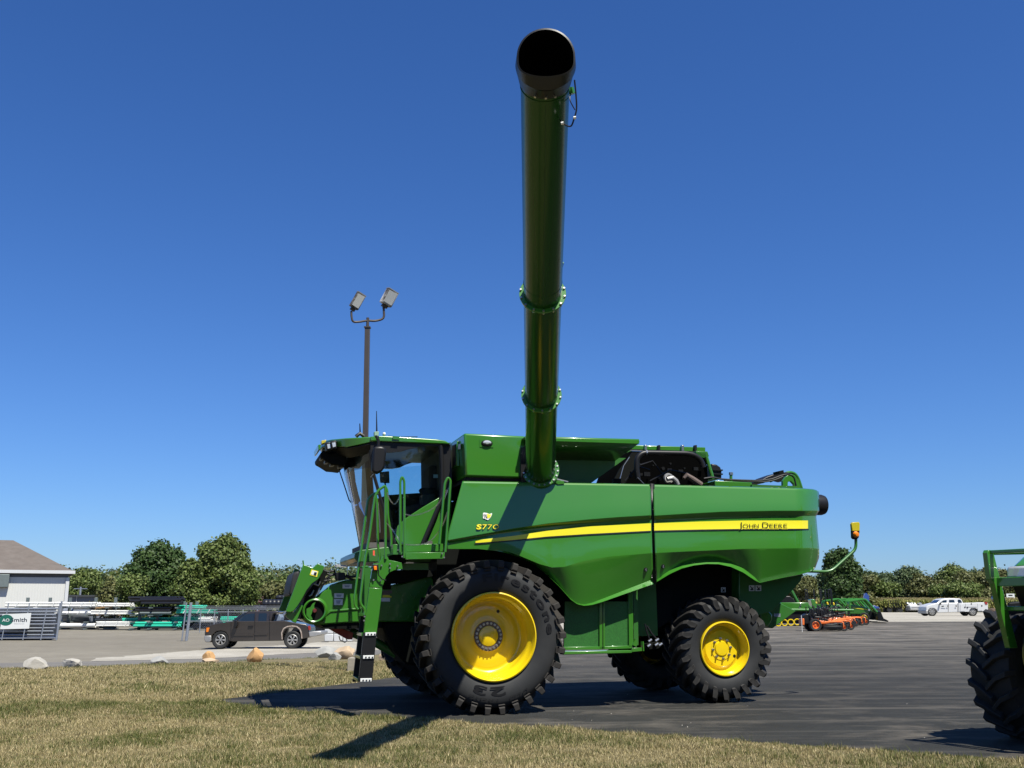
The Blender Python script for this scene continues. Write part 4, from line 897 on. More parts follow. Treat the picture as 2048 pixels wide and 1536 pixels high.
# ------------------------------------------------------------------ grass
def inpoly(x, y, P):
    c = np.zeros(len(x), bool); n = len(P); j = n - 1
    for i in range(n):
        xi, yi = P[i]; xj, yj = P[j]
        if yi != yj:
            m = ((yi > y) != (yj > y)) & (x < (xj - xi) * (y - yi) / (yj - yi) + xi); c ^= m
        j = i
    return c
def np_terrain(x, y):
    s = lambda a, b, v: (lambda t: t * t * (3 - 2 * t))(np.clip((v - a) / (b - a), 0, 1))
    z = -.62 * s(20, 48, y) * s(2, -8, x) + .36 * s(40, 90, y) * s(0, 14, x)
    return z + .0087 * np.clip(x + .26, 0, 7) * s(0, 4, y)
def tri_mesh(name, V, m, kind='stuff', per=3):
    """V: (n*per, 3) corner positions"""
    n = len(V) // per; me = bpy.data.meshes.new(name); me.vertices.add(len(V)); me.vertices.foreach_set('co', V.astype(np.float32).ravel())
    me.loops.add(len(V)); me.loops.foreach_set('vertex_index', np.arange(len(V), dtype=np.int32))
    me.polygons.add(n); me.polygons.foreach_set('loop_start', np.arange(0, len(V), per, dtype=np.int32)); me.polygons.foreach_set('loop_total', np.full(n, per, dtype=np.int32))
    me.update(calc_edges=True); me.materials.append(m)
    o = bpy.data.objects.new(name, me); COL.objects.link(o)
    if kind: o['kind'] = kind
    return o
def vnoise(x, y, s, seed):
    r = np.random.default_rng(seed); t = r.random((64, 64)); X = x / s; Y = y / s
    xi = np.floor(X).astype(int); yi = np.floor(Y).astype(int); fx = X - xi; fy = Y - yi; fx = fx * fx * (3 - 2 * fx); fy = fy * fy * (3 - 2 * fy)
    g = lambda a, b: t[a % 64, b % 64]
    return (g(xi, yi) * (1 - fx) + g(xi + 1, yi) * fx) * (1 - fy) + (g(xi, yi + 1) * (1 - fx) + g(xi + 1, yi + 1) * fx) * fy
def blades(n, x0, x1, y0, y1, seed, hmul=1.):
    r = np.random.default_rng(seed); x = r.uniform(x0, x1, n); y = r.uniform(y0, y1, n)
    k = inpoly(x, y, lawn_poly) & (np.abs(x) < .52 * y + 1.0); return x[k], y[k]
def make_blades(x, y, h, w, r):
    n = len(x); a = r.uniform(0, 2 * np.pi, n); lean = r.uniform(.1, .9, n) * h; b = r.uniform(0, 2 * np.pi, n)
    z = np_terrain(x, y); V = np.zeros((n, 3, 3))
    V[:, 0] = np.stack([x - np.cos(a) * w, y - np.sin(a) * w, z - .004], 1); V[:, 1] = np.stack([x + np.cos(a) * w, y + np.sin(a) * w, z - .004], 1)
    V[:, 2] = np.stack([x + np.cos(b) * lean, y + np.sin(b) * lean, z + h], 1); return V.reshape(-1, 3)
LG = leaf_mat('grass_green', [(.060, .090, .018), (.10, .125, .030), (.155, .165, .048), (.24, .225, .085)], .2)
LS = leaf_mat('grass_straw', [(.18, .145, .062), (.33, .27, .125), (.47, .39, .20), (.68, .57, .33)], .2)
rr_ = np.random.default_rng(3)
parts_g, parts_s = [], []
for (n, y0, y1, x0, x1, hm) in ((330000, 8.8, 12.5, -7.0, 7.5, 1), (330000, 12.5, 17, -9.5, 4, 1.1), (300000, 17, 29.5, -15.5, -1, 1.35)):
    x, y = blades(n, x0, x1, y0, y1, int(y0 * 10))
    dry = vnoise(x, y, 1.3, 1) * .45 + vnoise(x, y, .42, 2) * .3 + vnoise(x, y, .12, 5) * .25 + .10 * (y > 16) 
    dry = dry + .10 * np.clip((vnoise(x, y, 4, 9) - .4) * 2, -1, 1)
    st = r_ = rr_.random(len(x)) < np.clip((dry - .15) * 1.9, .16, .96)
    h = (.014 + .055 * vnoise(x, y, .16, 4) ** 1.8 * (1.45 - dry)) * rr_.uniform(.6, 1.4, len(x)) * hm; w = rr_.uniform(.0016, .0034, len(x)) * hm * (1 + y / 22)
    parts_g.append(make_blades(x[~st], y[~st], h[~st], w[~st], rr_)); parts_s.append(make_blades(x[st], y[st], h[st] * .85, w[st], rr_))
tri_mesh('green_grass', np.concatenate(parts_g), LG)['label'] = 'short green blades growing through the lawn'
tri_mesh('dry_grass', np.concatenate(parts_s), LS)['label'] = 'straw coloured dry blades of the sun-burnt lawn'
# taller tufts along the asphalt edge
xs_, ys_ = [], []
for P in (NE, FE, LE_W, LE_W):
    for p in P:
        k = int(rr_.integers(2, 12) * (3.5 if rr_.random() < .22 else 1)); xs_.append(p[0] + rr_.normal(0, .07, k)); ys_.append(p[1] - (.03 if P is not FE else -.04) + rr_.normal(0, .05, k) + rr_.normal(0, .05))
x = np.concatenate(xs_); y = np.concatenate(ys_); k = x < 9; x, y = x[k], y[k]
tri_mesh('edge_grass', make_blades(x, y, rr_.uniform(.03, .085, len(x)), rr_.uniform(.002, .005, len(x)), rr_), LG)['label'] = 'longer green tufts along the edge of the asphalt'
# loose pebbles on the asphalt
pm = MB()
for k in range(26):
    px, py = random.uniform(1000, 1900), random.uniform(1290, 1480); p = G(px, py); s = random.uniform(.004, .010)
    pm.add([p + Vector((s, 0, 0)), p + Vector((-s * .5, s * .8, 0)), p + Vector((-s * .5, -s * .8, 0)), p + Vector((0, 0, s * 1.1))], [(0, 1, 3), (1, 2, 3), (2, 0, 3)])
tag(pm.build('loose_stones', mat('pebble', (.4, .37, .33), .9)), kind='stuff')

# ------------------------------------------------------------------ rocks
def rock(px, py, w, h, d, col, label, seed, name='boulder'):
    b = G(px, py); s = b.y / F_PX * 1.0; r = random.Random(seed); bm = bmesh.new(); bmesh.ops.create_icosphere(bm, subdivisions=3, radius=1)
    pl = [(Vector((r.uniform(-1, 1), r.uniform(-1, 1), r.uniform(-.6, 1))).normalized(), r.uniform(.55, .85)) for _ in range(11)]
    for v in bm.verts:
        p = v.co.copy()
        for nrm, dd in pl:
            q = p.dot(nrm)
            if q > dd: p -= nrm * (q - dd)
        p += Vector((r.uniform(-1, 1), r.uniform(-1, 1), r.uniform(-1, 1))) * .022
        v.co = p
    zs = [v.co.z for v in bm.verts]; xs = [v.co.x for v in bm.verts]; sx = w * s / (max(xs) - min(xs)); sz = h * s * 1.25 / (max(zs) - min(zs))
    for v in bm.verts: v.co = Vector((v.co.x * sx, v.co.y * d, (v.co.z - min(zs)) * sz - h * s * .2))
    me = bpy.data.meshes.new(name); bm.to_mesh(me); bm.free(); me.shade_smooth(); me.set_sharp_from_angle(angle=R(22)); me.materials.append(col)
    o = bpy.data.objects.new(name, me); COL.objects.link(o); o.location = b + Vector((0, d * .6, 0)); return tag(o, label, 'rock', 'boulders along the edge of the lawn')
RG = mat('pale_limestone', (.38, .36, .32), .9, 0, 0, .2, 4, bump=.8, bscale=14, dirt=(.22, .20, .17), damt=.6)
RG2 = mat('grey_stone', (.28, .28, .27), .9, 0, 0, .2, 4, bump=.8, bscale=14, dirt=(.5, .48, .44), damt=.5)
RO = mat('orange_sandstone', (.50, .29, .12), .9, 0, 0, .3, 5, bump=.8, bscale=12, dirt=(.25, .13, .06), dscale=5, damt=.6)
RT = mat('tan_sandstone', (.47, .35, .23), .9, 0, 0, .25, 4, bump=.8, bscale=12, dirt=(.25, .20, .15), damt=.6)
rock(62, 1340, 50, 23, .3, RG, 'large pale grey boulder nearest the left edge of the photo, on the lawn edge', 1)
rock(142, 1334, 42, 15, .25, RG, 'low wide pale boulder, second from the left along the lawn edge', 2)
rock(315, 1330, 31, 16, .2, RG2, 'small grey rounded stone between the pale boulders and the orange ones', 3)
rock(416, 1322, 26, 18, .15, RO, 'pointed orange sandstone chip leaning on a flat slab', 4)
rock(420, 1325, 34, 8, .2, RT, 'thin flat yellowish slab lying under the pointed sandstone chip', 5)
rock(508, 1325, 33, 27, .28, RO, 'blocky orange sandstone boulder standing in front of the brown pickup', 6)
rock(647, 1316, 44, 21, .3, RG2, 'grey slab of rock under the front of the combine, left of the tan one', 7)
rock(688, 1319, 40, 24, .3, RT, 'big tan sandstone boulder just left of the combine ladder', 8)
rock(668, 1320, 26, 14, .2, RG2, 'dark jagged stone between the grey slab and the tan boulder', 9)
rock(776, 1322, 42, 16, .25, RT, 'tan boulder seen between the ladder and the front tyre', 10)

# ------------------------------------------------------------------ lamp post
POLE = mat('bronze_pole_paint', (.065, .052, .043), .5, .2, .1, .15, 6)
lp0 = G(721, 1343); LPY = lp0.y + .1
LPs = empty('lamp_post', lp0, 0, 'tall brown square lamp post with two floodlights, rising behind the combine cab', 'lamp post')
rel = lambda px, py: at(px, py, LPY) - lp0
MB().prism([Vector((x, y, 0)) for x, y in ((-.27, -.2), (.2, -.2), (.2, .3), (-.27, .3))], [Vector((x, y, .30)) for x, y in ((-.26, -.19), (.19, -.19), (.19, .29), (-.26, .29))]).build('footing', mat('old_concrete', (.30, .27, .22), .9, bump=.5, bscale=20, dirt=(.16, .14, .11)), LPs, bevel=.01)
MB().box((0, .1, .36), (.26, .26, .12)).build('base_cover', POLE, LPs, bevel=.01)
t0 = rel(735, 655); p_ = [Vector((0, .1, .3)), Vector((t0.x, .1, t0.z))]
hw = .068
MB().prism([p_[0] + Vector((i * hw, j * hw, 0)) for i, j in ((-1, -1), (1, -1), (1, 1), (-1, 1))], [p_[1] + Vector((i * hw * .85, j * hw * .85, 0)) for i, j in ((-1, -1), (1, -1), (1, 1), (-1, 1))]).build('pole', POLE, LPs, bevel=.006)
MB().tube([p_[1], p_[1] + Vector((0, 0, .24))], .035, 10).build('tenon', POLE, LPs)
MB().box(tuple(p_[1]), (.15, .15, .03)).build('pole_cap', POLE, LPs)
dy = lambda p, y: Vector((p.x, y, p.z))
MB().tube(fillet([dy(rel(735, 641), .1), dy(rel(722, 647), -.05), dy(rel(708, 650), -.15), dy(rel(706, 636), -.15), dy(rel(706, 628), -.15)], .15), .026, 10).build('arm', POLE, LPs)
MB().tube(fillet([dy(rel(735, 641), .1), dy(rel(750, 640), .2), dy(rel(767, 634), .25), dy(rel(766, 615), .25), dy(rel(765, 608), .25)], .15), .028, 10).build('arm', POLE, LPs)
FADE = mat('sun_bleached_paint', (.07, .06, .05), .6, 0, 0, .1, 5, dirt=(.80, .78, .74), dscale=1.6, damt=1.6)
def head(A, B, w, d, label):
    A, B = Vector(A), Vector(B); ax = (B - A).normalized(); sd = Vector((math.cos(.5), math.sin(.5), 0)); sd = (sd - ax * sd.dot(ax)).normalized(); nn = ax.cross(sd)
    M = Matrix(((ax.x, sd.x, nn.x, (A.x + B.x) / 2), (ax.y, sd.y, nn.y, (A.y + B.y) / 2), (ax.z, sd.z, nn.z, (A.z + B.z) / 2), (0, 0, 0, 1)))
    ln = (B - A).length; h = MB().box((0, 0, 0), (ln, w, d), M).build('lamp_head', FADE, LPs, bevel=.012)
    MB().box((0, 0, -d / 2 - .004), (ln * .8, w * .8, .01), M).build('lamp_glass', LENS, h)
    MB().box((ln / 2, 0, 0), (.02, w * 1.03, d * 1.03), M).build('end_cap', ALU, h); MB().box((-ln / 2 - .03, 0, 0), (.08, w * .5, d * .5), M).build('knuckle', POLE, h)
head(dy(rel(710, 622), -.15), dy(rel(726, 594), -.15), .22, .13, '')
head(dy(rel(769, 606), .25), dy(rel(784, 578), .25), .28, .19, '')

# =================================================================== VEHICLES AND YARD
def road_wheel(parent, loc, r, w, rim_m, spokes=6, side=-1, tyre_m=None, rimr=.62):
    """wheel with its outer face towards local -y (side=-1) or +y"""
    s = 1 if side < 0 else -1
    prof = [(0.02, r * rimr), (-0.0, r * .72), (0.0, r * .9), (.035, r * .985), (w / 2, r), (w - .035, r * .985), (w, r * .9), (w, r * .7)]
    t = MB().lathe([(y * s, q) for y, q in prof], 36).build('tyre', tyre_m or RUB, parent, sharp=35); t.location = loc
    mb = MB().lathe([(.02 * s, r * rimr), (.01 * s, r * rimr * .93), (.06 * s, r * rimr * .86), (.09 * s, r * rimr * .8)], 32)
    if spokes:
        for k in range(spokes):
            a = 2 * math.pi * k / spokes; c, d = math.cos(a), math.sin(a); c2, d2 = math.cos(a + .24), math.sin(a + .24); c3, d3 = math.cos(a - .24), math.sin(a - .24)
            q = r * rimr
            mb.prism([Vector((q * .9 * c2, .03 * s, q * .9 * d2)), Vector((q * .9 * c3, .03 * s, q * .9 * d3)), Vector((q * .18 * c3, .02 * s, q * .18 * d3)), Vector((q * .18 * c2, .02 * s, q * .18 * d2))],
                     [Vector((q * .9 * c2, .07 * s, q * .9 * d2)), Vector((q * .9 * c3, .07 * s, q * .9 * d3)), Vector((q * .18 * c3, .07 * s, q * .18 * d3)), Vector((q * .18 * c2, .07 * s, q * .18 * d2))])
        mb.lathe([(.015 * s, 0), (.015 * s, r * rimr * .22), (.07 * s, r * rimr * .25)], 20)
    else:
        mb.lathe([(.09 * s, r * rimr * .8), (.08 * s, r * rimr * .3), (.05 * s, r * rimr * .25), (.045 * s, 0)], 24)
    ri = mb.build('rim', rim_m, parent, sharp=30); ri.location = loc
    bk = MB().lathe([(.10 * s, 0), (.10 * s, r * rimr * .85)], 20).build('brake_disc', DARK, ri)
    return t
def profile(pts, y0, y1): return MB().prism([Vector((x, y0, z)) for x, z in pts], [Vector((x, y1, z)) for x, z in pts])
def body_from(name, m, pts, y0, y1, parent, tum=0, zt=0, bevel=.03):
    """side outline carried across; points higher than zt lean inwards by tum per metre"""
    f = lambda x, z, y, s: Vector((x, y + s * tum * max(0, z - zt), z))
    return MB().prism([f(x, z, y0, 1) for x, z in pts], [f(x, z, y1, -1) for x, z in pts]).build(name, m, parent, bevel=bevel)
def pane(name, m, pts, y, parent, tum=0, zt=0, off=.012, th=.01):
    a = [Vector((x, y - off + tum * max(0, z - zt), z)) for x, z in pts]; b = [p + Vector((0, th, 0)) for p in a]
    return MB().prism(a, b).build(name, m, parent, smooth=False)
WIN = mat('dark_window', (.012, .018, .020), .06, 0, .8, .1, 3)
# ---- brown pickup
tb = G(520, 1297.5); YB = tb.y
BROWN = mat('brown_metallic_paint', (.042, .034, .029), .32, .35, .6, .06, 3, dirt=(.075, .062, .052), dscale=1.2, damt=.35)
pk = empty('pickup_truck', (tb.x, YB, tb.z), 0, 'old brown extended-cab pickup with rusted rear wheel arch, parked facing left by the fence', 'pickup truck')
q = lambda px, py: (lambda p: (p.x - tb.x, p.z - tb.z))(at(px, py, YB))
def Z2(x, y): return q(300 + x * 360 / 1975, 1060 + y * 280 / 1536)       # reads a point off the enlarged view
WB = 1.75
low = [Z2(*p) for p in ((598, 1165), (600, 1120), (612, 1062), (632, 1048), (760, 1022), (905, 1000), (1150, 998), (1330, 1000), (1480, 996), (1600, 1020), (1710, 1035), (1740, 1070), (1748, 1180), (1660, 1195), (1655, 1150), (1640, 1100), (1600, 1075), (1540, 1070), (1490, 1085), (1462, 1130), (1455, 1215), (1310, 1218), (905, 1222), (862, 1215), (855, 1160), (830, 1120), (780, 1105), (730, 1112), (690, 1140), (672, 1180), (672, 1232), (612, 1232), (598, 1212))]
body_from('body', BROWN, low, 0, WB, pk, bevel=.03)
cabp = [Z2(*p) for p in ((895, 1003), (960, 945), (1030, 905), (1080, 893), (1330, 888), (1395, 892), (1400, 905), (1340, 920), (1325, 1003))]
body_from('cab', BROWN, cabp, .02, WB - .02, pk, tum=.22, zt=cabp[0][1], bevel=.04)
for pp in (((968, 1028), (972, 990), (1030, 935), (1075, 918), (1145, 916), (1142, 1026)), ((1185, 1022), (1190, 915), (1270, 912), (1280, 925), (1276, 1020))):
    P = [Z2(*p) for p in pp]; pane('side_window', WIN, P, .02, pk, .22, cabp[0][1], .02)
pane('windscreen_edge', WIN, [Z2(*p) for p in ((915, 998), (975, 945), (1030, 912), (1062, 905), (1020, 935), (960, 985), (955, 998))], .02, pk, .22, cabp[0][1], .018)
for pp in (((885, 1215), (888, 1005), (892, 1005), (889, 1215)), ((1146, 1215), (1150, 905), (1153, 905), (1150, 1215)), ((1308, 1215), (1312, 905), (1316, 905), (1313, 1215))):
    pane('door_seam', BLACK, [Z2(*p) for p in pp], .02, pk, 0, 0, .034)
for pp in (((905, 1142), (1135, 1142), (1135, 1160), (905, 1160)), ((1148, 1135), (1288, 1133), (1288, 1150), (1148, 1152))): pane('side_moulding', BROWN, [Z2(*p) for p in pp], 0, pk, off=.035, th=.04)
pane('door_handle', BLACK, [Z2(*p) for p in ((1078, 1052), (1130, 1052), (1130, 1068), (1078, 1068))], 0, pk, off=.045, th=.04)
body_from('mirror', BLACK, [Z2(*p) for p in ((938, 995), (962, 990), (968, 1045), (950, 1080), (935, 1075), (932, 1040))], -.22, -.04, pk, bevel=.02)
pane('headlight', AMB, [Z2(*p) for p in ((622, 1072), (655, 1070), (640, 1118), (618, 1118))], 0, pk, off=.03, th=.1)
body_from('bumper', ALU, [Z2(*p) for p in ((596, 1160), (672, 1158), (672, 1215), (655, 1232), (610, 1230), (597, 1205))], -.03, WB + .03, pk, bevel=.03)
body_from('rear_bumper', ALU, [Z2(*p) for p in ((1742, 1120), (1790, 1112), (1880, 1112), (1880, 1150), (1800, 1170), (1748, 1172))], -.02, WB + .02, pk, bevel=.03)
pane('tail_light', RED, [Z2(*p) for p in ((1735, 1052), (1760, 1050), (1762, 1098), (1742, 1098))], 0, pk, off=.03, th=.1)
RUST = mat('rusted_edge', (.42, .36, .31), .9, 0, 0, .5, 20, dirt=(.18, .09, .05), dscale=9, damt=.9)
arch = [Z2(*p) for p in ((1448, 1200), (1445, 1130), (1462, 1085), (1500, 1060), (1560, 1052), (1610, 1058), (1645, 1085), (1662, 1130), (1668, 1190))]
mb = MB()
for a, b in zip(arch, arch[1:]):
    d = Vector((b[0] - a[0], 0, b[1] - a[1])).normalized(); nn = Vector((d.z, 0, -d.x)) * .03
    mb.prism([Vector((a[0], -.012, a[1])) - nn * random.uniform(.2, 1.2), Vector((b[0], -.012, b[1])) - nn * random.uniform(.2, 1.2), Vector((b[0], -.012, b[1])) + nn, Vector((a[0], -.012, a[1])) + nn],
             [Vector((a[0], .03, a[1])) - nn, Vector((b[0], .03, b[1])) - nn, Vector((b[0], .03, b[1])) + nn, Vector((a[0], .03, a[1])) + nn])
mb.build('rusty_wheel_arch', RUST, pk, smooth=False)
body_from('bed_floor', DARK, [Z2(*p) for p in ((1345, 1010), (1700, 1040), (1700, 1060), (1345, 1060))], .08, WB - .08, pk, bevel=0)
wr = .42
for cx in (770, 1560):
    c = Z2(cx, 1213); road_wheel(pk, (c[0], .02, wr - .01), wr, .26, ALU, 6, -1, rimr=.60); road_wheel(pk, (c[0], WB - .02, wr - .01), wr, .26, ALU, 6, 1, rimr=.60)
bx = [Z2(*p) for p in ((1345, 930), (1395, 925), (1415, 960), (1410, 1000), (1345, 1005))]
tag(body_from('tool_bag', mat('blue_grey_tarp', (.16, .20, .27), .7), [(x + tb.x, z + tb.z) for x, z in bx], YB + .5, YB + 1.2, None, bevel=.03), 'blue-grey covered load sitting in the bed of the brown pickup', 'load')

# ---- white service truck and the others on the far gravel
def S6(x, y): return 1740 + x * 308 / 2048, 1100 + y * 200 / 1330
wt0 = G(*S6(1100, 878)); YW = wt0.y
qw = lambda x, y: (lambda p: (p.x - wt0.x, p.z - wt0.z))(at(*S6(x, y), YW))
wt = empty('service_truck', wt0, 0, 'white crew-cab service truck with utility boxes along the bed, parked on the pale gravel', 'service truck')
body_from('body', WHTP, [qw(*p) for p in ((748, 845), (748, 760), (770, 738), (850, 715), (905, 702), (1165, 700), (1180, 700), (1190, 828), (900, 835), (885, 800), (850, 775), (800, 775), (775, 800), (770, 850))], 0, 1.95, wt, bevel=.05)
cz = qw(905, 705); body_from('cab', WHTP, [qw(*p) for p in ((895, 710), (950, 662), (985, 648), (1060, 640), (1200, 645), (1225, 660), (1240, 700), (1240, 715))], .03, 1.92, wt, tum=.18, zt=cz[1], bevel=.05)
for P in (((925, 718), (935, 700), (975, 672), (1022, 664), (1020, 722)), ((1055, 720), (1055, 664), (1120, 663), (1135, 718)), ((1172, 700), (1172, 660), (1205, 660), (1228, 698))):
    pane('side_window', WIN, [qw(*p) for p in P], .03, wt, .18, cz[1], .03)
MB().prism([Vector((qw(903, 708)[0], .25, qw(903, 708)[1] + .02)), Vector((qw(903, 708)[0], 1.7, qw(903, 708)[1] + .02)), Vector((qw(950, 664)[0], 1.55, qw(950, 664)[1] - .02)), Vector((qw(950, 664)[0], .40, qw(950, 664)[1] - .02))],
           [Vector((qw(903, 708)[0] - .05, .25, qw(903, 708)[1] + .05)), Vector((qw(903, 708)[0] - .05, 1.7, qw(903, 708)[1] + .05)), Vector((qw(950, 664)[0] - .05, 1.55, qw(950, 664)[1] + .0)), Vector((qw(950, 664)[0] - .05, .40, qw(950, 664)[1] + .0))]).build('windscreen', WIN, wt, smooth=False)
body_from('service_body', WHTP, [qw(*p) for p in ((1180, 822), (1178, 708), (1245, 704), (1490, 700), (1545, 695), (1565, 705), (1568, 815), (1440, 818), (1425, 785), (1395, 772), (1345, 772), (1325, 790), (1315, 822))], -.05, 2.0, wt, bevel=.02)
for P in (((1198, 725), (1258, 725), (1258, 812), (1198, 812)), ((1268, 712), (1418, 710), (1418, 755), (1268, 757)), ((1428, 712), (1488, 710), (1490, 805), (1430, 808))):
    pane('locker_door', WHTP, [qw(*p) for p in P], -.05, wt, off=.03, th=.03)
for x, y in ((1256, 762), (1292, 764), (1342, 716), (1482, 742), (1140, 745), (1030, 746)): pane('latch', BLACK, [qw(x - 7, y - 9), qw(x + 7, y - 9), qw(x + 7, y + 9), qw(x - 7, y + 9)], -.05, wt, off=.05, th=.02)
pane('tail_light', RED, [qw(1515, 690), qw(1555, 690), qw(1558, 725), qw(1530, 725)], -.05, wt, off=.03, th=.02)
for P in (((1038, 745), (1042, 700), (1046, 700), (1042, 830), (1038, 830)), ((1160, 705), (1164, 705), (1166, 828), (1162, 828)), ((1176, 705), (1181, 705), (1184, 826), (1179, 826))): pane('door_seam', BLACK, [qw(*p) for p in P], .0, wt, off=.012)
pane('door_decal', BLKDEC, [qw(*p) for p in ((948, 744), (980, 740), (985, 750), (955, 756))], 0, wt, off=.012); pane('door_decal', GALV, [qw(*p) for p in ((940, 768), (1000, 772), (1000, 784), (945, 780))], 0, wt, off=.012)
body_from('bumper', ALU, [qw(*p) for p in ((742, 805), (772, 805), (772, 848), (745, 845))], -.02, 1.97, wt, bevel=.02)
body_from('mirror', BLACK, [qw(*p) for p in ((915, 705), (935, 705), (935, 728), (915, 728))], -.25, -.05, wt, bevel=.01)
for cx in (830, 1370):
    c = qw(cx, 835); road_wheel(wt, (c[0], .02, .42), .43, .28, ALU, 8, -1, rimr=.66); road_wheel(wt, (c[0], 1.93, .42), .43, .28, ALU, 8, 1, rimr=.66)
def front_truck(name, cx, base, w, h, label, open_door=False, Y=None):
    b = G(*S6(cx, base)); yy = Y or b.y; s = yy / F_PX * 308 / 2048; W = w * s; H = h * s
    t = empty(name, (b.x, yy, terrain(b.x, yy)), 0, label, 'pickup truck'); hw = W / 2
    body_from('body', WHTP, [(-hw, .28), (hw, .28), (hw, H * .62), (hw * .95, H * .66), (-hw * .95, H * .66), (-hw, H * .62)], 0, 5.4, t, bevel=.05)
    MB().prism([Vector((-hw * .93, .9, H * .64)), Vector((hw * .93, .9, H * .64)), Vector((hw * .78, 1.5, H)), Vector((-hw * .78, 1.5, H))], [Vector((-hw * .93, 3.4, H * .64)), Vector((hw * .93, 3.4, H * .64)), Vector((hw * .78, 3.1, H)), Vector((-hw * .78, 3.1, H))]).build('cab', WHTP, t, bevel=.04)
    MB().prism([Vector((-hw * .82, .90, H * .68)), Vector((hw * .82, .90, H * .68)), Vector((hw * .70, 1.42, H * .94)), Vector((-hw * .70, 1.42, H * .94))], [Vector((-hw * .82, .96, H * .68)), Vector((hw * .82, .96, H * .68)), Vector((hw * .70, 1.5, H * .94)), Vector((-hw * .70, 1.5, H * .94))]).build('windscreen', WIN, t, smooth=False)
    MB().box((0, -.02, H * .50), (W * .62, .06, H * .13)).build('grille', ALU, t); MB().box((0, -.05, H * .30), (W * .96, .16, H * .12)).build('bumper', ALU, t, bevel=.02)
    for i in (-1, 1):
        MB().box((i * hw * .8, -.02, H * .5), (W * .14, .06, H * .12)).build('headlight', LENS, t)
        road_wheel(t, (i * (hw - .02), .9, .38), .39, .25, ALU, 0, -1).rotation_euler = (0, 0, math.pi / 2)
        for ch in t.children[-2:]: ch.rotation_euler = (0, 0, i * math.pi / 2)
        body_from('mirror', BLACK, [(i * (hw + .02), H * .7), (i * (hw + .22), H * .7), (i * (hw + .22), H * .8), (i * (hw + .02), H * .8)], .95, 1.05, t, bevel=.01)
    if open_door:
        MB().prism([Vector((hw, 1.4, .4)), Vector((hw + .75, .9, .4)), Vector((hw + .75, .9, H * .62)), Vector((hw + .5, 1.05, H * .96)), Vector((hw + .1, 1.3, H * .96)), Vector((hw, 1.4, H * .64))],
                   [Vector((hw, 1.46, .4)), Vector((hw + .75, .96, .4)), Vector((hw + .75, .96, H * .62)), Vector((hw + .5, 1.11, H * .96)), Vector((hw + .1, 1.36, H * .96)), Vector((hw, 1.46, H * .64))]).build('open_door', WHTP, t, bevel=.01)
    return t
front_truck('pickup_truck', 607, 830, 142, 130, 'white pickup facing the camera with one door open, left of the service truck', True)
front_truck('pickup_truck', 832, 828, 165, 175, 'taller white truck facing the camera, half hidden behind the bonnet of the service truck', Y=YW + 9)
def flatbed(cx, base, w, label, Y=None):
    b = G(*S6(cx, base)); s = b.y / F_PX * 308 / 2048; W = w * s; t = empty('flatbed_trailer', b, 0, label, 'trailer')
    MB().box((0, 0, .62), (W, 1.9, .1)).build('deck', DARK, t); MB().box((0, 0, .45), (W * .95, 1.2, .12)).build('frame', BLACK, t)
    for i in (-.42, .42):
        for j in (-.8, .8): MB().lathe([(-.1, 0), (-.1, .34), (.1, .34), (.1, 0)], 16, Matrix.Translation((i * W, j, .34))).build('tyre', RUB, t)
    for i in np.linspace(-.5, .5, 6): MB().box((i * W, -.93, 1.15), (.05, .05, 1.0)).build('stake', BLACK, t)
    for z in (.9, 1.25, 1.6): MB().box((0, -.93, z), (W, .03, .04)).build('side_rail', BLACK, t)
    return t
flatbed(305, 830, 165, 'black flatbed trailer with stakes in front of the corn, the wider one')
flatbed(495, 828, 70, 'short black trailer between the wide trailer and the white pickup with its door open')
bb = G(1748, 1226); t = empty('hay_mower', bb, 0, 'low blue implement beside the corn behind the green tractor', 'implement')
BLUE = mat('blue_paint', (.02, .06, .26), .4, 0, .4)
profile([(-.9, .25), (.9, .2), (.7, .75), (.1, .95), (-.8, .7)], 0, 1.2).build('body', BLUE, t, bevel=.05); MB().lathe([(0, 0), (0, .3), (.2, .3), (.2, 0)], 16, Matrix.Translation((.5, -.2, .3))).build('tyre', RUB, t)
bn = G(1734, 1240); t = empty('feather_flag', bn, 0, 'tall blue feather flag standing behind the row of mowers', 'flag'); s = bn.y / F_PX
MB().tube([(-.12, 0, 0), (-.14, 0, 45 * s), (-.05, 0, 51 * s)], .03, 8).build('pole', STEEL, t)
MB().prism([Vector((-.1, 0, 14 * s)), Vector((.22, .05, 17 * s)), Vector((.30, .06, 46 * s)), Vector((.1, .03, 52 * s)), Vector((-.12, 0, 50 * s))], [Vector((-.1, .02, 14 * s)), Vector((.22, .07, 17 * s)), Vector((.30, .08, 46 * s)), Vector((.1, .05, 52 * s)), Vector((-.12, .02, 50 * s))]).build('banner', BLUE, t)
sg = G(2024, 1224); t = empty('yard_sign', sg, 0, 'white sign board with two lines of dark lettering, seen behind the tractor guard', 'sign'); s = sg.y / F_PX
MB().box((0, 0, 29 * s), (16 * s, .08, 12 * s)).build('board', WHT, t, bevel=.01)
for i in (-6, 6): MB().box((i * s, .06, 12 * s), (.08, .08, 24 * s)).build('post', GALV, t)
for z, w in ((32, 8), (27, 12)): MB().box((0, -.05, z * s), (w * s, .01, 2.2 * s)).build('text_line', BLKDEC, t)
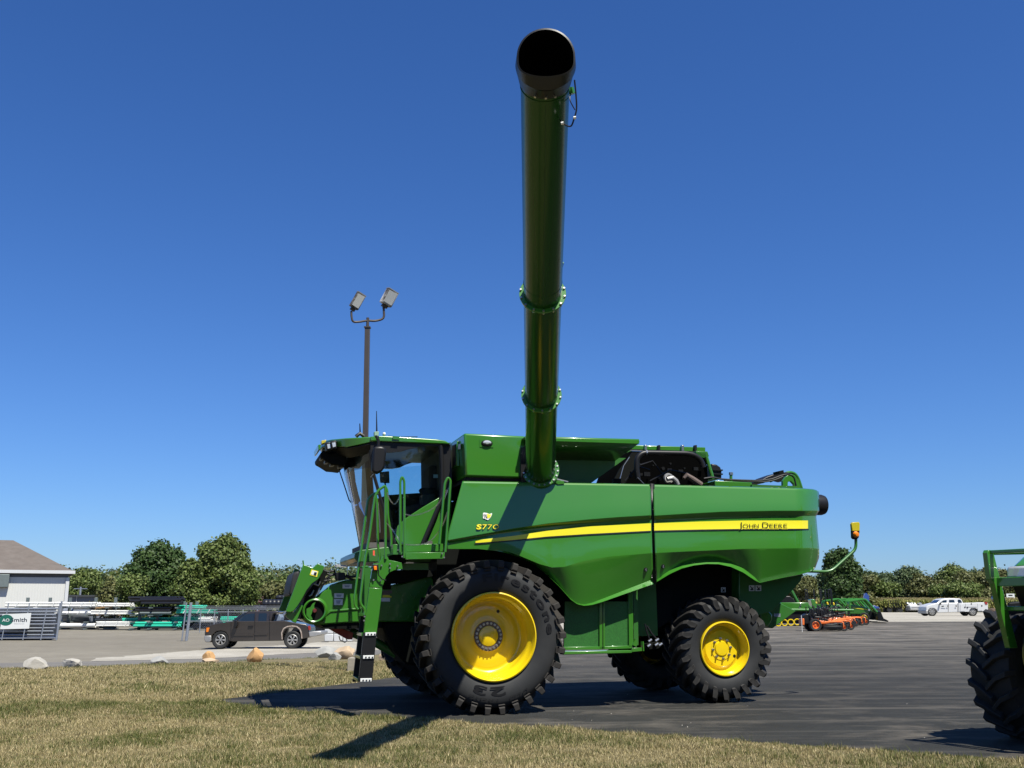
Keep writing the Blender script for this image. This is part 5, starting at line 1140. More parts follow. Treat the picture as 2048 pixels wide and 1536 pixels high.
for i, (px, w, h) in enumerate(((1985, 16, 8), (1998, 14, 7))):
    b = G(px, 1225); s = b.y / F_PX; bm = bmesh.new(); bmesh.ops.create_icosphere(bm, subdivisions=3, radius=1)
    for v in bm.verts: v.co = Vector((v.co.x * w * s * .6, v.co.y * 1.5, max(v.co.z, -.1) * h * s * 1.1 * (1 + random.uniform(-.12, .12))))
    me = bpy.data.meshes.new('mulch_pile'); bm.to_mesh(me); bm.free(); me.materials.append(mat('mulch', (.09, .06, .04), .95, bump=.6)); o = bpy.data.objects.new('mulch_pile', me); COL.objects.link(o); o.location = b
    tag(o, ('brown mulch heap just behind the tail of the service truck', 'brown mulch heap nearest the tractor guard, right of the other heap')[i], 'heap', 'mulch heaps')

# ---- orange zero-turn mowers
ORG = mat('orange_paint', (.80, .17, .03), .35, 0, .4, .05)
m0 = G(1626, 1262)
def make_mower():
    r = empty('ride_on_mower', m0, 0, 'orange ride-on mower, the nearest and largest of the orange row', 'mower', 'orange ride-on mowers parked in a row')
    for j, sd in ((-.58, -1), (.58, 1)):
        t = road_wheel(r, (0, j, .30), .31, .28, ORG, 0, sd, rimr=.58)
        road_wheel(r, (1.46, j * .8, .20), .20, .16, ORG, 0, sd, rimr=.42)
        MB().tube(fillet([(1.42, j * .8, .2), (1.42, j * .8, .44), (1.1, j * .62, .46), (.4, j * .5, .42)], .08), .035, 8).build('caster_arm', ORG, r)
        MB().tube(fillet([(.55, j * .42, .5), (.52, j * .42, 1.02), (.35, j * .3, 1.08)], .1), .022, 8).build('steering_lever', BLACK, r)
        MB().tube(fillet([(-.15, j * .6, .4), (-.2, j * .6, 1.15), (-.22, j * .35, 1.2)], .1), .028, 8).build('roll_bar', BLACK, r)
    profile([(-.2, .34), (.45, .34), (.8, .38), (.8, .45), (.5, .50), (.1, .56), (-.2, .56)], -.22, .22).build('frame', ORG, r, bevel=.02)
    profile([(-.55, .35), (-.12, .35), (-.1, .78), (-.35, .86), (-.55, .75)], -.28, .28).build('engine', BLACK, r, bevel=.03)
    profile([(-.62, .3), (-.5, .3), (-.5, .62), (-.6, .62)], -.34, .34).build('rear_guard', ORG, r, bevel=.02)
    profile([(.30, .12), (1.28, .12), (1.32, .2), (1.2, .27), (.35, .27)], -.72, .72).build('mower_deck', BLACK, r, bevel=.02)
    profile([(.42, .275), (1.05, .275), (1.0, .36), (.5, .36)], -.62, .62).build('deck_cover', BLACK, r, bevel=.02)
    profile([(.0, .62), (.45, .62), (.47, .7), (.08, .74)], -.25, .25).build('seat', BLACK, r, bevel=.03)
    profile([(-.06, .7), (.08, .7), (.02, 1.12), (-.1, 1.1)], -.23, .23).build('seat_back', BLACK, r, bevel=.03)
    profile([(.10, .50), (.42, .50), (.40, .66), (.12, .68)], .28, .5).build('fuel_tank', ORG, r, bevel=.02)
    return r
mw = make_mower(); m9 = G(1673, 1249.5); NM = 8
ORD = ['', 'second nearest', 'third nearest', 'fourth nearest', 'fifth nearest', 'sixth nearest', 'seventh nearest, last but one', 'farthest and smallest']
for k in range(1, NM):
    c = copy_tree(mw); t = k / (NM - 1); tt = t ** .9; x = m0.x + (m9.x - m0.x) * tt; y = m0.y + (m9.y - m0.y) * tt
    c.location = (x, y, terrain(x, y)); c.rotation_euler = (0, 0, random.uniform(-.22, .16)); c.location.x += random.uniform(-.25, .25); c['label'] = 'orange ride-on mower, the %s in the orange row' % ORD[k]
# ---- green compact tractors with loaders, in a row behind
def make_compact():
    r = empty('compact_tractor', (0, 0, 0), 0, '', 'tractor', 'green compact tractors parked in a row')
    for j, sd in ((-.62, -1), (.62, 1)):
        road_wheel(r, (-.9, j, .52), .53, .32, YEL, 0, sd, rimr=.55); road_wheel(r, (.75, j * .92, .33), .33, .24, YEL, 0, sd, rimr=.55)
        MB().tube(fillet([(-.1, j * .72, .75), (-.1, j * .72, 1.35), (.9, j * .72, 1.5), (1.75, j * .72, .45)], .12), .07, 8).build('loader_arm', GREEN, r)
        profile([(-1.35, .85), (-1.2, 1.12), (-.75, 1.15), (-.45, .9), (-.5, .8), (-1.3, .75)], j - .18 if j > 0 else j - .12, j + .12 if j > 0 else j + .18).build('fender', GREEN, r, bevel=.02)
        MB().tube([(-1.15, j * .8, .8), (-1.2, j * .8, 2.15)], .04, 8).build('roll_bar', BLACK, r)
        profile([(1.08, .92), (1.14, .82), (1.12, .76), (1.02, .80)], j * .5 - .12, j * .5 + .12).build('headlight', LENS, r)
    profile([(-.15, .55), (1.08, .5), (1.15, .72), (1.05, .95), (.3, 1.12), (-.15, 1.15)], -.32, .32).build('hood', GREEN, r, bevel=.06)
    profile([(.1, .92), (1.0, .82), (1.0, .86), (.1, .97)], -.335, .335).build('hood_stripe', STRIPE, r)
    profile([(-1.1, .5), (-.1, .45), (-.1, .7), (-1.1, .75)], -.4, .4).build('platform', GREEN, r, bevel=.02)
    profile([(-1.1, .8), (-.62, .8), (-.6, .9), (-.95, .92), (-1.05, 1.3), (-1.16, 1.3)], -.24, .24).build('seat', YEL, r, bevel=.03)
    MB().box((-1.2, 0, 2.15), (.06, 1.06, .06)).build('roll_bar_top', BLACK, r)
    MB().tube([(-.4, 0, .8), (-.55, 0, 1.2)], .03, 8).build('steering_column', BLACK, r)
    profile([(1.55, .15), (2.15, .08), (2.2, .14), (1.9, .3), (1.75, .75), (1.6, .72)], -.85, .85).build('loader_bucket', BLACK, r, bevel=.01)
    return r
ct = make_compact(); places = [(1704, 1245.5, 0), (1699, 1243.5, .1), (1690, 1242.5, -.05), (1680, 1242, .05), (1667, 1242, 0), (1652, 1243, .1)]
labs = ['green compact tractor with yellow wheels and loader, rightmost of its row', 'green compact tractor with loader, second from the right in its row', 'green compact tractor third from the right, behind the mowers', 'green compact tractor fourth from the right behind the mowers', 'green compact tractor fifth from the right behind the mowers', 'green compact tractor farthest left in its row, nearest the harvester']
for k, (px, py, a) in enumerate(places):
    c = ct if k == 0 else copy_tree(ct); c.location = G(px, py); c.rotation_euler = (0, 0, a - .25); c['label'] = labs[k]
# ---- green mower-conditioner between the harvester and the mowers
mc0 = G(1600, 1252); YM = mc0.y
mc = empty('hay_conditioner', mc0, 0, 'green pull-type hay machine with black curtains and a long straight drawbar, behind the harvester', 'hay machine')
qm = lambda px, py: (lambda p: (p.x - mc0.x, p.z - mc0.z))(at(px, py, YM))
body_from('housing', GREEN, [qm(*p) for p in ((1560, 1222), (1562, 1205), (1600, 1205), (1616, 1205), (1621, 1213), (1634, 1214), (1635, 1222))], 0, 2.4, mc, bevel=.03)
body_from('curtain', BLACK, [qm(*p) for p in ((1548, 1222), (1634, 1222), (1634, 1243), (1600, 1247), (1548, 1247))], .1, 2.3, mc, bevel=.01)
MB().tube([Vector((*qm(1560, 1219.5)[:1], -.2, qm(1560, 1219.5)[1])), Vector((qm(1704, 1220.5)[0], -.3, qm(1704, 1220.5)[1]))], .075, 12).build('drawbar', GREEN, mc)
body_from('fender', BLACK, [qm(*p) for p in ((1564, 1206), (1566, 1196), (1572, 1192), (1582, 1192), (1590, 1199), (1594, 1206))], .2, 1.6, mc, bevel=.04)
MB().tube([Vector((qm(1584, 1176)[0], .5, qm(1584, 1176)[1])), Vector((qm(1600, 1205)[0], .5, qm(1600, 1205)[1]))], .11, 10).build('discharge_arm', GREEN2, mc)
for x, y in ((1601, 1210), (1599, 1215), (1614, 1219)): MB().box((qm(x, y)[0], -.03, qm(x, y)[1]), (.08, .04, .08)).build('bracket', STEEL, mc)
body_from('side_panel', GREEN, [qm(*p) for p in ((1636, 1199), (1644, 1198), (1650, 1215), (1640, 1216))], 1.5, 2.2, mc); MB().tube([Vector((qm(1625, 1236)[0], .6, qm(1625, 1236)[1])), Vector((qm(1625, 1222)[0], .6, qm(1625, 1222)[1]))], .03, 6).build('jack_stand', GALV, mc)
yr0 = G(1568, 1256); yr = empty('hay_rake', yr0, 0, 'row of yellow wheeled tines low on the asphalt right of the harvester tail', 'hay rake')
src = None
for k in range(8):
    x = -1.0 + k * .36; z = .22 + .02 * k
    if src is None:
        src = MB().tube([(.16 * math.cos(a), 0, .16 * math.sin(a)) for a in [i * math.pi / 8 for i in range(17)]], .03, 6).build('tine_wheel', YEL, yr); src.location = (x, 0, z)
        MB().tube([(-1.3, .1, .25), (1.9, .3, .5)], .04, 8).build('frame_bar', BLACK, yr)
    else: inst(src, yr, (x, k * .04, z))
mk = G(1604.5, 1264); t = tag(MB().tube([mk, mk + Vector((0, 0, .8))], .015, 6).build('marker_stake', WHT, None), 'thin pale stake standing on the asphalt left of the nearest orange mower', 'stake')

# ---- green tractor at the right edge, nose turned towards the left and a little to the viewer
TW = G(2072, 1476); tr = empty('tractor', TW, R(28), 'green tractor at the right edge, its front guard and one big dark tyre in view', 'tractor')
def ttyre(loc, Rt, W, nl=20, rim=.36):
    prof = [(0.06, rim), (.0, rim + (Rt - rim) * .45), (.02, Rt * .88), (.08, Rt - .065), (W / 2, Rt - .06), (W - .08, Rt - .065), (W - .02, Rt * .88), (W, rim + (Rt - rim) * .45), (W - .06, rim)]
    ty = MB().lathe([(y - W / 2, r) for y, r in prof], 64).build('tyre', RUB, tr, sharp=45); ty.location = loc
    T = 2 * math.pi / nl
    for side in (0, 1):
        vs = []
        S_ = [(.0, Rt - .17, Rt - .12, 0, .36, .3), (.02, Rt - .09, Rt - .01, .06, .36, .26), (.14, Rt - .08, Rt, .3, .30, .24), (W / 2 + .02, Rt - .08, Rt + .004, .8, .28, .22)]
        for (v, ri, ro, sh, wb, wt_) in S_:
            if side: v = W - v
            o = T * .5 * side
            for r_, wd in ((ri, wb), (ro, wt_)):
                for q_ in (-.5, .5):
                    a = o + T * (sh + q_ * wd); vs.append((r_ * math.cos(a), v - W / 2, r_ * math.sin(a)))
        fs = []
        for i in range(3):
            a, b = 4 * i, 4 * i + 4; fs += [(a, b, b + 1, a + 1), (a + 2, a + 3, b + 3, b + 2), (a, a + 2, b + 2, b), (a + 1, b + 1, b + 3, a + 3)]
        fs += [(0, 1, 3, 2), (12, 14, 15, 13)]
        src = None
        for k in range(nl):
            if src is None: src = MB().add(vs, fs).build('lug', RUB, ty, sharp=35, bevel=.006)
            else: c = inst(src, ty); c.rotation_euler = (0, -T * k, 0)
    s_ = 1 if loc[1] < -1 else -1
    MB().lathe([(-s_ * (-W / 2 + .10), rim), (-s_ * (-W / 2 + .12), .02)], 32).build('wheel_shade_disc', DARK, tr).location = loc  # added dark disc stands in for shade on the wheel's inner side
    rm = MB().lathe([(y * s_, r) for y, r in ((-W / 2 + .05, rim + .01), (-W / 2 + .04, rim - .02), (-W / 2 + .12, rim - .05), (-W / 2 + .2, rim - .07), (-W / 2 + .2, .15), (-W / 2 + .14, .12), (-W / 2 + .14, 0))], 48).build('rim', YEL, tr, sharp=40); rm.location = loc
    return ty
Rt = .715
ttyre((0, 0, Rt - .02), Rt, .50); ttyre((0, -1.9, Rt - .02), Rt, .50); ttyre((2.7, .05, .93), .95, .60, 22, .5); ttyre((2.7, -1.95, .93), .95, .60, 22, .5)
def tbox(name, m, c, d, bevel=.008): return MB().box(c, d).build(name, m, tr, bevel=bevel)
CY = -.95
def sidep(name, m, pts, y0, y1, bevel=.01): return profile([(x + .55, z) for x, z in pts], y0, y1).build(name, m, tr, bevel=bevel)
# hood, nose and lamps (set DX back from the guard's first mark)
def nose(name, m, pts, y0, y1, bevel=.01): return sidep(name, m, [(x - .22, z) for x, z in pts], y0, y1, bevel)
nose('hood', GREEN, [(-1.22, 1.62), (-1.17, 1.76), (-1.0, 1.86), (-.6, 1.93), (.6, 2.02), (1.6, 2.06), (1.6, 1.3), (-.9, 1.3), (-1.1, 1.45)], CY - .42, CY + .42, .06)
nose('grille', BLACK, [(-1.20, 1.60), (-1.0, 1.28), (-.2, 1.2), (-.2, 1.0), (-.85, 1.0), (-1.05, 1.3)], CY - .43, CY + .43, .03)
for j in (-.30, .30):
    nose('headlight', LENS, [(-1.245, 1.63), (-1.215, 1.75), (-1.08, 1.75), (-1.08, 1.60), (-1.2, 1.59)], CY + j - .14, CY + j + .14, .025)
for j in (-.425, .43): nose('headlight', LENS, [(-1.20, 1.62), (-1.17, 1.735), (-.86, 1.76), (-.9, 1.60)], CY + j - .01, CY + j + .005, .01)
tbox('chassis', BLACK, (1.9, CY, .95), (2.4, .5, .5), .03); tbox('front_frame', BLACK, (-.5, CY, 1.0), (.9, .55, .35), .03); tbox('front_axle', GREEN2, (0, CY, .68), (.3, 1.5, .25), .03)
tbox('weight_bracket', BLACK, (-.78, CY, .98), (.2, .7, .14), .02)
# brush guard
for j in (-.50, .50):
    sidep('guard_post', GREEN, [(-1.66, 1.88), (-1.64, 1.91), (-1.58, 1.91), (-1.56, 1.86), (-1.50, 1.60), (-1.40, 1.20), (-1.34, .95), (-1.46, .95), (-1.53, 1.25), (-1.60, 1.58), (-1.65, 1.62)], CY + j - .03, CY + j + .03, .006)
    MB().tube(fillet([(-1.05, CY + j, 1.88), (-.5, CY + j, 1.90), (.6, CY + j, 1.90)], .05), .02, 8).build('guard_bar', GREEN, tr)
tbox('guard_bar', GREEN, (-1.05, CY, 1.89), (.05, .98, .035)); tbox('guard_bar', GREEN, (-.99, CY, 1.595), (.04, 1.04, .09)); tbox('guard_bar', GREEN, (-.87, CY, 1.335), (.05, 1.04, .045))
tbox('guard_bar', GREEN, (-.55, CY + .5, 1.335), (.6, .035, .045)); tbox('guard_post', GREEN, (-1.01, CY + .05, 1.5), (.04, .07, .8)); tbox('guard_bar', GREEN, (-.55, CY + .5, 1.595), (.8, .035, .08))
MB().lathe([(-.02, 0), (-.02, .035), (.02, .035)], 12, Matrix.Translation((-.97, CY + .54, 1.43))).build('shackle', STEEL, tr)
MB().tube(fillet([Vector((-.55, CY + .5, 1.2)), Vector((-.65, CY + .55, .85)), Vector((-.4, CY + .6, .5))], .2), .010, 6).build('brake_hose', mat('yellow_hose', (.35, .30, .05), .5), tr)
sidep('cab', WIN, [(1.5, 1.3), (1.75, 2.75), (3.3, 2.75), (3.3, 1.3)], CY - .75, CY + .75, .04); sidep('cab_roof', GREEN, [(1.65, 2.76), (1.8, 2.92), (3.4, 2.92), (3.45, 2.76)], CY - .85, CY + .85, .04)

# =================================================================== PIPE YARD ON THE LEFT
def S1(x, y): return x * 330 / 2048, 1060 + y * 240 / 1489
YP = G(200, 1259).y; zg = terrain(-30, YP)
WHTPIPE = mat('white_pipe', (.78, .78, .75), .45, 0, 0, .06, 3, dirt=(.5, .48, .42), dscale=1, damt=.4)
BLKPIPE = mat('black_pipe', (.014, .014, .018), .35, 0, 0, .2, 3)
GRNPIPE = mat('green_pipe', (.03, .50, .34), .4, 0, 0, .08, 3)
RACK = mat('rack_steel', (.14, .17, .17), .6, .2, 0, .2, 4)
pipe_mesh = {}
def bundle(x0, x1, y0, y1, m, r, label, depth=1.4, Y=None, rows=None, skew=0, strap=True, cat='pipe bundle', name='pipe_bundle', corr=False, group='bundles of pipe stacked in the yard'):
    """a strapped stack of pipes; edges given in the enlarged view"""
    Y = Y or YP; a = at(*S1(x0, y1), Y); b = at(*S1(x1, y0), Y); Ln = b.x - a.x; H = b.z - a.z
    e = empty(name, ((a.x + b.x) / 2, Y, a.z), skew, label, cat, group); n = max(1, rows or round(H / (2 * r))); rr = H / n / 2; k2 = max(1, int(depth / (2 * rr)))
    key = (round(Ln, 2), round(rr, 3), m.name)
    src = None
    for i in range(n):
        for j in range(k2):
            if i < n - 1 and j > 0 and i > 0: continue
            y = j * 2 * rr + rr + (i % 2) * rr * .3; dx = random.uniform(-.12, .12)
            if src is None:
                mb = MB(); pr = [(-Ln / 2, rr * .86), (-Ln / 2, rr * .98), (Ln / 2 - .25, rr * .98), (Ln / 2 - .22, rr * 1.06), (Ln / 2, rr * 1.06), (Ln / 2, rr * .9)]
                M = Matrix.Rotation(-math.pi / 2, 4, 'Z')
                mb.lathe(pr, 12, M); mb.lathe([(-Ln / 2 + .05, rr * .86), (-Ln / 2 + .06, 0)], 12, M); mb.lathe([(Ln / 2 - .05, rr * .9), (Ln / 2 - .06, 0)], 12, M)
                src = mb.build('pipe', m, e, sharp=30); src.location = (dx, y, rr + i * 2 * rr)
            else: inst(src, e, (dx, y, rr + i * 2 * rr))
    if strap:
        for f in (-.32, 0.05, .34):
            MB().prism([Vector((f * Ln - .03, -.02, 0)), Vector((f * Ln + .03, -.02, 0)), Vector((f * Ln + .25, -.02, H + .02)), Vector((f * Ln + .19, -.02, H + .02))], [Vector((f * Ln - .03, -.005, 0)), Vector((f * Ln + .03, -.005, 0)), Vector((f * Ln + .25, -.005, H + .02)), Vector((f * Ln + .19, -.005, H + .02))]).build('strap', WHT, e, smooth=False)
    return e
bundle(70, 760, 893, 955, WHTPIPE, .09, 'long white pipe bundle on the top tier, left end in front of the pale building')
bundle(770, 1190, 895, 955, WHTPIPE, .09, 'white pipe bundle on the top tier, middle, just right of the gate post', depth=1.2)
bundle(1195, 1600, 905, 950, WHTPIPE, .09, 'clean white pipe bundle on the top tier, right end touching the black pipes')
bundle(760, 1120, 1010, 1045, WHTPIPE, .08, 'thin white pipe bundle on the middle tier, left one')
bundle(1125, 1640, 995, 1048, WHTPIPE, .07, 'strapped white pipe bundle on the middle tier beneath the black pipes, right one')
bundle(905, 1120, 958, 990, WHTPIPE, .05, 'short ragged white pipes lying between the top and middle tiers', strap=False, Y=YP + .6)
bundle(730, 1190, 1158, 1212, WHTPIPE, .28, 'fat white pipes on the ground tier, left half', rows=1, strap=False)
bundle(1200, 1620, 1135, 1195, WHTPIPE, .09, 'white pipe bundle on the ground tier with honeycomb ends, right half', Y=YP - 1, rows=4)
bundle(1180, 1600, 1092, 1128, mat('grey_pipe', (.22, .23, .22), .5), .1, 'grey pipe bundle above the white honeycomb bundle', strap=False, Y=YP + .4)
bundle(1595, 2210, 825, 895, BLKPIPE, .16, 'black pipes on the top tier of the rack, left set', rows=2, strap=False, Y=YP - 1.5, depth=1.6)
bundle(1740, 2260, 848, 925, BLKPIPE, .18, 'black pipes on the top tier, in front and a little lower', rows=2, strap=False, Y=YP - 2, depth=1)
bundle(1650, 2120, 950, 1012, BLKPIPE, .18, 'black pipes on the middle tier of the rack', rows=2, strap=False, Y=YP - 1.8, depth=1.5)
bundle(1730, 2120, 1012, 1050, RACK, .2, 'dark grey pipe below the black ones on the middle tier', rows=1, strap=False, Y=YP - 1.8, depth=.5)
bundle(1510, 2130, 1092, 1128, GRNPIPE, .14, 'dull green pipes on the low tier behind the rack post', rows=2, strap=False, Y=YP - .2)
bundle(1620, 2230, 1138, 1172, GRNPIPE, .16, 'bright green pipe on the ground tier, upper of two', rows=1, strap=False, Y=YP - 1.6, depth=.5)
bundle(1660, 2230, 1172, 1204, GRNPIPE, .16, 'bright green pipe on the ground tier, lower of two', rows=1, strap=False, Y=YP - 1.8, depth=.5)
bundle(1770, 2230, 1204, 1226, BLKPIPE, .1, 'thin black pipes on the ground under the green ones', rows=1, strap=False, Y=YP - 1.8, depth=.6)
def S2(x, y): return (300 + x * 360 / 1975) * 2048 / 330, (1060 + y * 280 / 1536 - 1060) * 1489 / 240     # other enlarged view -> first one
def b2(x0, x1, y0, y1, *a, **k):
    p, q_ = S2(x0, y0), S2(x1, y1); return bundle(p[0], q_[0], p[1], q_[1], *a, **k)
b2(280, 570, 825, 860, GRNPIPE, .1, 'green pipes on the top tier of the right hand rack', rows=2, Y=YP - 1, strap=False)
b2(290, 700, 866, 915, GRNPIPE, .1, 'strapped green pipes on the upper tier, reaching farthest right', rows=3, Y=YP - 1.6)
b2(230, 540, 948, 1008, GRNPIPE, .12, 'green pipes on the lower tier behind the fence post', rows=3, Y=YP - 1, strap=False)
b2(540, 680, 952, 1012, WHTPIPE, .06, 'white pipe bundle with honeycomb ends right of the green lower pipes', rows=4, Y=YP - 1.5, strap=False)
b2(778, 935, 950, 1030, GRNPIPE, .14, 'green pipes stacked three high behind the bonnet of the brown pickup', rows=4, Y=YP + 4, strap=False)
b2(300, 760, 1015, 1085, BLKPIPE, .3, 'low dark stack on the ground right of the fence post', rows=2, Y=YP - 1, strap=False)
# rack posts
def rack(xs, y0, y1, Y, label):
    a = at(*S1(xs[0], y1), Y); e = empty('pipe_rack', (a.x, Y, terrain(a.x, Y)), 0, label, 'rack'); z0 = terrain(a.x, Y)
    for x in xs:
        p = at(*S1(x, y0), Y); MB().box((p.x - a.x, .1, (p.z - z0) / 2), (.22, .22, p.z - z0)).build('post', RACK, e, bevel=.01)
        for yy in (955, 1050, 1130, 1212):
            w = at(*S1(x, yy), Y); MB().box((p.x - a.x, -.5, w.z - z0 - .06), (.14, 3.2, .10)).build('arm', RACK, e)
    p = at(*S1(xs[-1], 1212), Y); MB().box(((p.x - a.x) / 2, .1, .15), (abs(p.x - a.x), .16, .2)).build('base_beam', RACK, e)
rack((342, 620, 870, 1190, 1435), 838, 1225, YP + 1.6, 'steel cantilever rack holding the white pipe bundles')
rack((1735, 1955), 1000, 1225, YP - .5, 'dark steel rack holding the black and lower green pipes')
rack((S2(372, 785)[0], S2(514, 790)[0]), S2(372, 785)[1], 1225, YP - .2, 'steel rack holding the right hand green pipes')
# odds and ends under the tiers
o = G(*S1(1085, 1240)); o.y = YP + 2; tag(MB().box((o.x, o.y, zg + 1.55), (2.2, 1.2, .12)).box((o.x + .3, o.y, zg + 1.3), (1.8, 1.0, .3)).box((o.x - .2, o.y, zg + 1.85), (1.2, .9, .2)).build('pallet_stack', mat('raw_wood', (.34, .21, .10), .8), None), 'brown wooden pallets lying between the white pipe tiers', 'pallet')
a_ = at(*S1(930, 1100), YP + 3); tag(MB().tube([(a_.x - .9, YP + 3, zg + 1.3), (a_.x - .9, YP + 3.2, zg + 1.3), (a_.x + 1.6, YP + 3, zg + 1.2)], .75, 24).build('propane_tank', GALV, None), 'rounded grey tank behind the middle of the white pipe rack', 'tank')
# corrugated culvert pipes behind the pickup
def culvert(x0, x1, y0, y1, Y, label):
    a = at(480 + x0 * 180 / 1843, 1110 + y1 * 150 / 1536, Y); b = at(480 + x1 * 180 / 1843, 1110 + y0 * 150 / 1536, Y); r = (b.z - a.z) / 2; Ln = b.x - a.x; pr = []; x = 0
    n = int(Ln / .32)
    for k in range(n): pr += [(k * Ln / n, r * .93), (k * Ln / n + .08, r * .93), (k * Ln / n + .14, r), (k * Ln / n + .26, r)]
    M = Matrix.Rotation(-math.pi / 2, 4, 'Z')
    o = MB().lathe([(0, r * .75)] + pr, 32, M).build('culvert_pipe', BLKPIPE, None, sharp=50); o.location = (a.x, Y + r, (a.z + b.z) / 2)
    return tag(o, label, 'culvert pipe', 'black corrugated culvert pipes')
YC = YP - 6
culvert(455, 1300, 905, 1090, YC, 'large black corrugated pipe behind the bed of the brown pickup'); culvert(740, 1400, 820, 925, YC + 3, 'black corrugated pipe lying on top, partly behind the header mount')
culvert(270, 560, 1030, 1140, YC - .5, 'smaller black corrugated pipe left of the large one, over the pickup roof')
tag(MB().box((at(600, 1230, YC).x + 1.5, YC + 1, zg + .6), (11, 1.4, 1.2)).build('pipe_cradle', BLACK, None), 'black cradle holding the corrugated pipes off the ground', 'cradle')

# ---- galvanised gates with a sign, near left
YG = G(30, 1280).y; zq = terrain(-28, YG)
gs_ = empty('stacked_gates', (at(59, 1280, YG).x, YG, zq), 0, 'stack of galvanised tube gates standing on edge behind the sign at the far left', 'gate stack'); cx_ = gs_.location.x
for i, (yy, x1) in enumerate(((975, 720), (1012, 700), (1050, 690), (1090, 700), (1130, 690), (1172, 700), (1215, 690), (1255, 660), (1300, 690), (1330, 700))):
    for j in range(3):
        p = at(*S1(x1 - j * 25, yy), YG + .3 + j * .25); q_ = at(*S1(-250, yy + 3), YG + .3)
        MB().tube([(q_.x - cx_, .3 + j * .25, q_.z - zq - j * .06), (p.x - cx_, .3 + j * .25, p.z - zq - j * .06)], .055, 8).build('gate_rail', GALV, gs_)
p0_ = at(*S1(0, 1345), YG); p1_ = at(*S1(0, 985), YG)
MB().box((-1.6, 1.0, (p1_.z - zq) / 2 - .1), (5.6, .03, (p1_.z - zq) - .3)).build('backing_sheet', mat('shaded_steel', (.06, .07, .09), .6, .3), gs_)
fg = empty('yard_gate', (cx_, YG, zq), 0, 'galvanised chain-link gate frame with vertical and horizontal tubes, closing the yard at far left', 'gate')
X = lambda x: at(*S1(x, 1200), YG).x - cx_
Zz = lambda y: at(*S1(100, y), YG).z - zq
for y in (975, 1162, 1340): MB().tube([(X(-260), -.1, Zz(y + 6)), (X(735), -.1, Zz(y))], .03, 8).build('rail', GALV, fg)
for x in (50, 310, 530, 722): MB().tube([(X(x), -.12, 0), (X(x + 40 if x < 600 else x + 8), -.12, Zz(905 if x < 400 or x > 700 else 985))], .035, 8).build('upright', GALV, fg)
MB().tube([(X(722), -.1, 0), (X(748), -.1, Zz(885))], .06, 10).build('post', GALV, fg)
sb = empty('company_sign', (cx_, YG, zq), 0, 'white banner with dark lettering and a green oval, fixed on the yard gate', 'sign')
SC = [(X(22), Zz(1230)), (X(378), Zz(1222)), (X(388), Zz(1030)), (X(34), Zz(1045))]
MB().prism([Vector((x, -.18, z)) for x, z in SC], [Vector((x, -.15, z)) for x, z in SC]).build('board', WHT, sb, smooth=False)
fnS = lambda px, py: Vector((X(px), -.19, Zz(py)))
mb = MB(); text_on(mb, 'Smith', fnS, 140, 1138, 205, 50, .012); mb.build('lettering', mat('dark_ink', (.02, .03, .05), .5), sb, smooth=False)
c = fnS(86, 1117); MB().add([c + Vector((.42 * math.cos(a), .002, .32 * math.sin(a))) for a in [i * math.pi / 16 for i in range(32)]], [tuple(range(32))]).build('logo_disc', mat('logo_green', (.01, .13, .09), .5), sb, smooth=False)
mb = MB(); text_on(mb, 'AO', lambda px, py: fnS(px, py) + Vector((0, -.01, 0)), 38, 1136, 90, 38, .01); mb.build('lettering', WHT, sb, smooth=False)
mb = MB(); text_on(mb, 'Innovation has a name.', fnS, 190, 1166, 130, 10, 0); mb.build('lettering', GALV, sb, smooth=False)
# ---- fence
def S2p(x, y): return 300 + x * 360 / 1975, 1060 + y * 280 / 1536
YF = G(*S2p(398, 1215)).y; 
fp_ = empty('gate_post', G(*S2p(398, 1215)), 0, 'thick galvanised post pair in the middle of the gravel yard, left of the brown pickup', 'fence post')
hgt = at(*S2p(420, 795), YF).z - fp_.location.z
for dx, r in ((-.26, .04), (.0, .085)): MB().tube([(dx, 0, 0), (dx + .14, 0, hgt)], r, 10).build('post', GALV, fp_)
MB().tube([(-.1, 0, .9), (.15, 0, .9)], .02, 6).build('hinge', GALV, fp_)
YF2 = 80
fc = empty('chain_link_fence', (at(*S2p(700, 1000), YF2).x, YF2, terrain(-20, YF2)), 0, 'chain-link fence with thin galvanised posts running behind the brown pickup', 'fence'); fx, fz = fc.location.x, fc.location.z
src = None
for x in (560, 712, 860, 1022, 1180):
    p = at(*S2p(x, 865), YF2)
    if src is None: src = MB().tube([(0, 0, 0), (0, 0, p.z - fz)], .035, 8).build('post', GALV, fc); src.location = (p.x - fx, 0, 0)
    else: inst(src, fc, (p.x - fx, 0, 0))
xa, xb = at(*S2p(400, 865), YF2).x - fx, at(*S2p(1500, 900), YF2).x - fx
for y in (868, 900, 1000): z = at(*S2p(700, y), YF2).z - fz; MB().tube([(xa, 0, z), (xb, 0, z)], .025, 6).build('rail', GALV, fc)
for y in (835, 850): z = at(*S2p(700, y), YF2).z - fz; MB().tube([(xa, 0, z), (xb, 0, z)], .012, 5).build('barbed_wire', GALV, fc)
mb = MB(); zt = at(*S2p(700, 868), YF2).z - fz
xx = xa
while xx < xb - 1.5:
    for s_ in (1, -1):
        a = Vector((xx + (0 if s_ > 0 else zt), 0, 0)); b = Vector((xx + (zt if s_ > 0 else 0), 0, zt)); mb.prism([a, a + Vector((.012, 0, 0)), a + Vector((.006, .01, 0))], [b, b + Vector((.012, 0, 0)), b + Vector((.006, .01, 0))])
    xx += .14
o = mb.build('mesh', GALV, fc, smooth=False); o['kind'] = 'stuff'
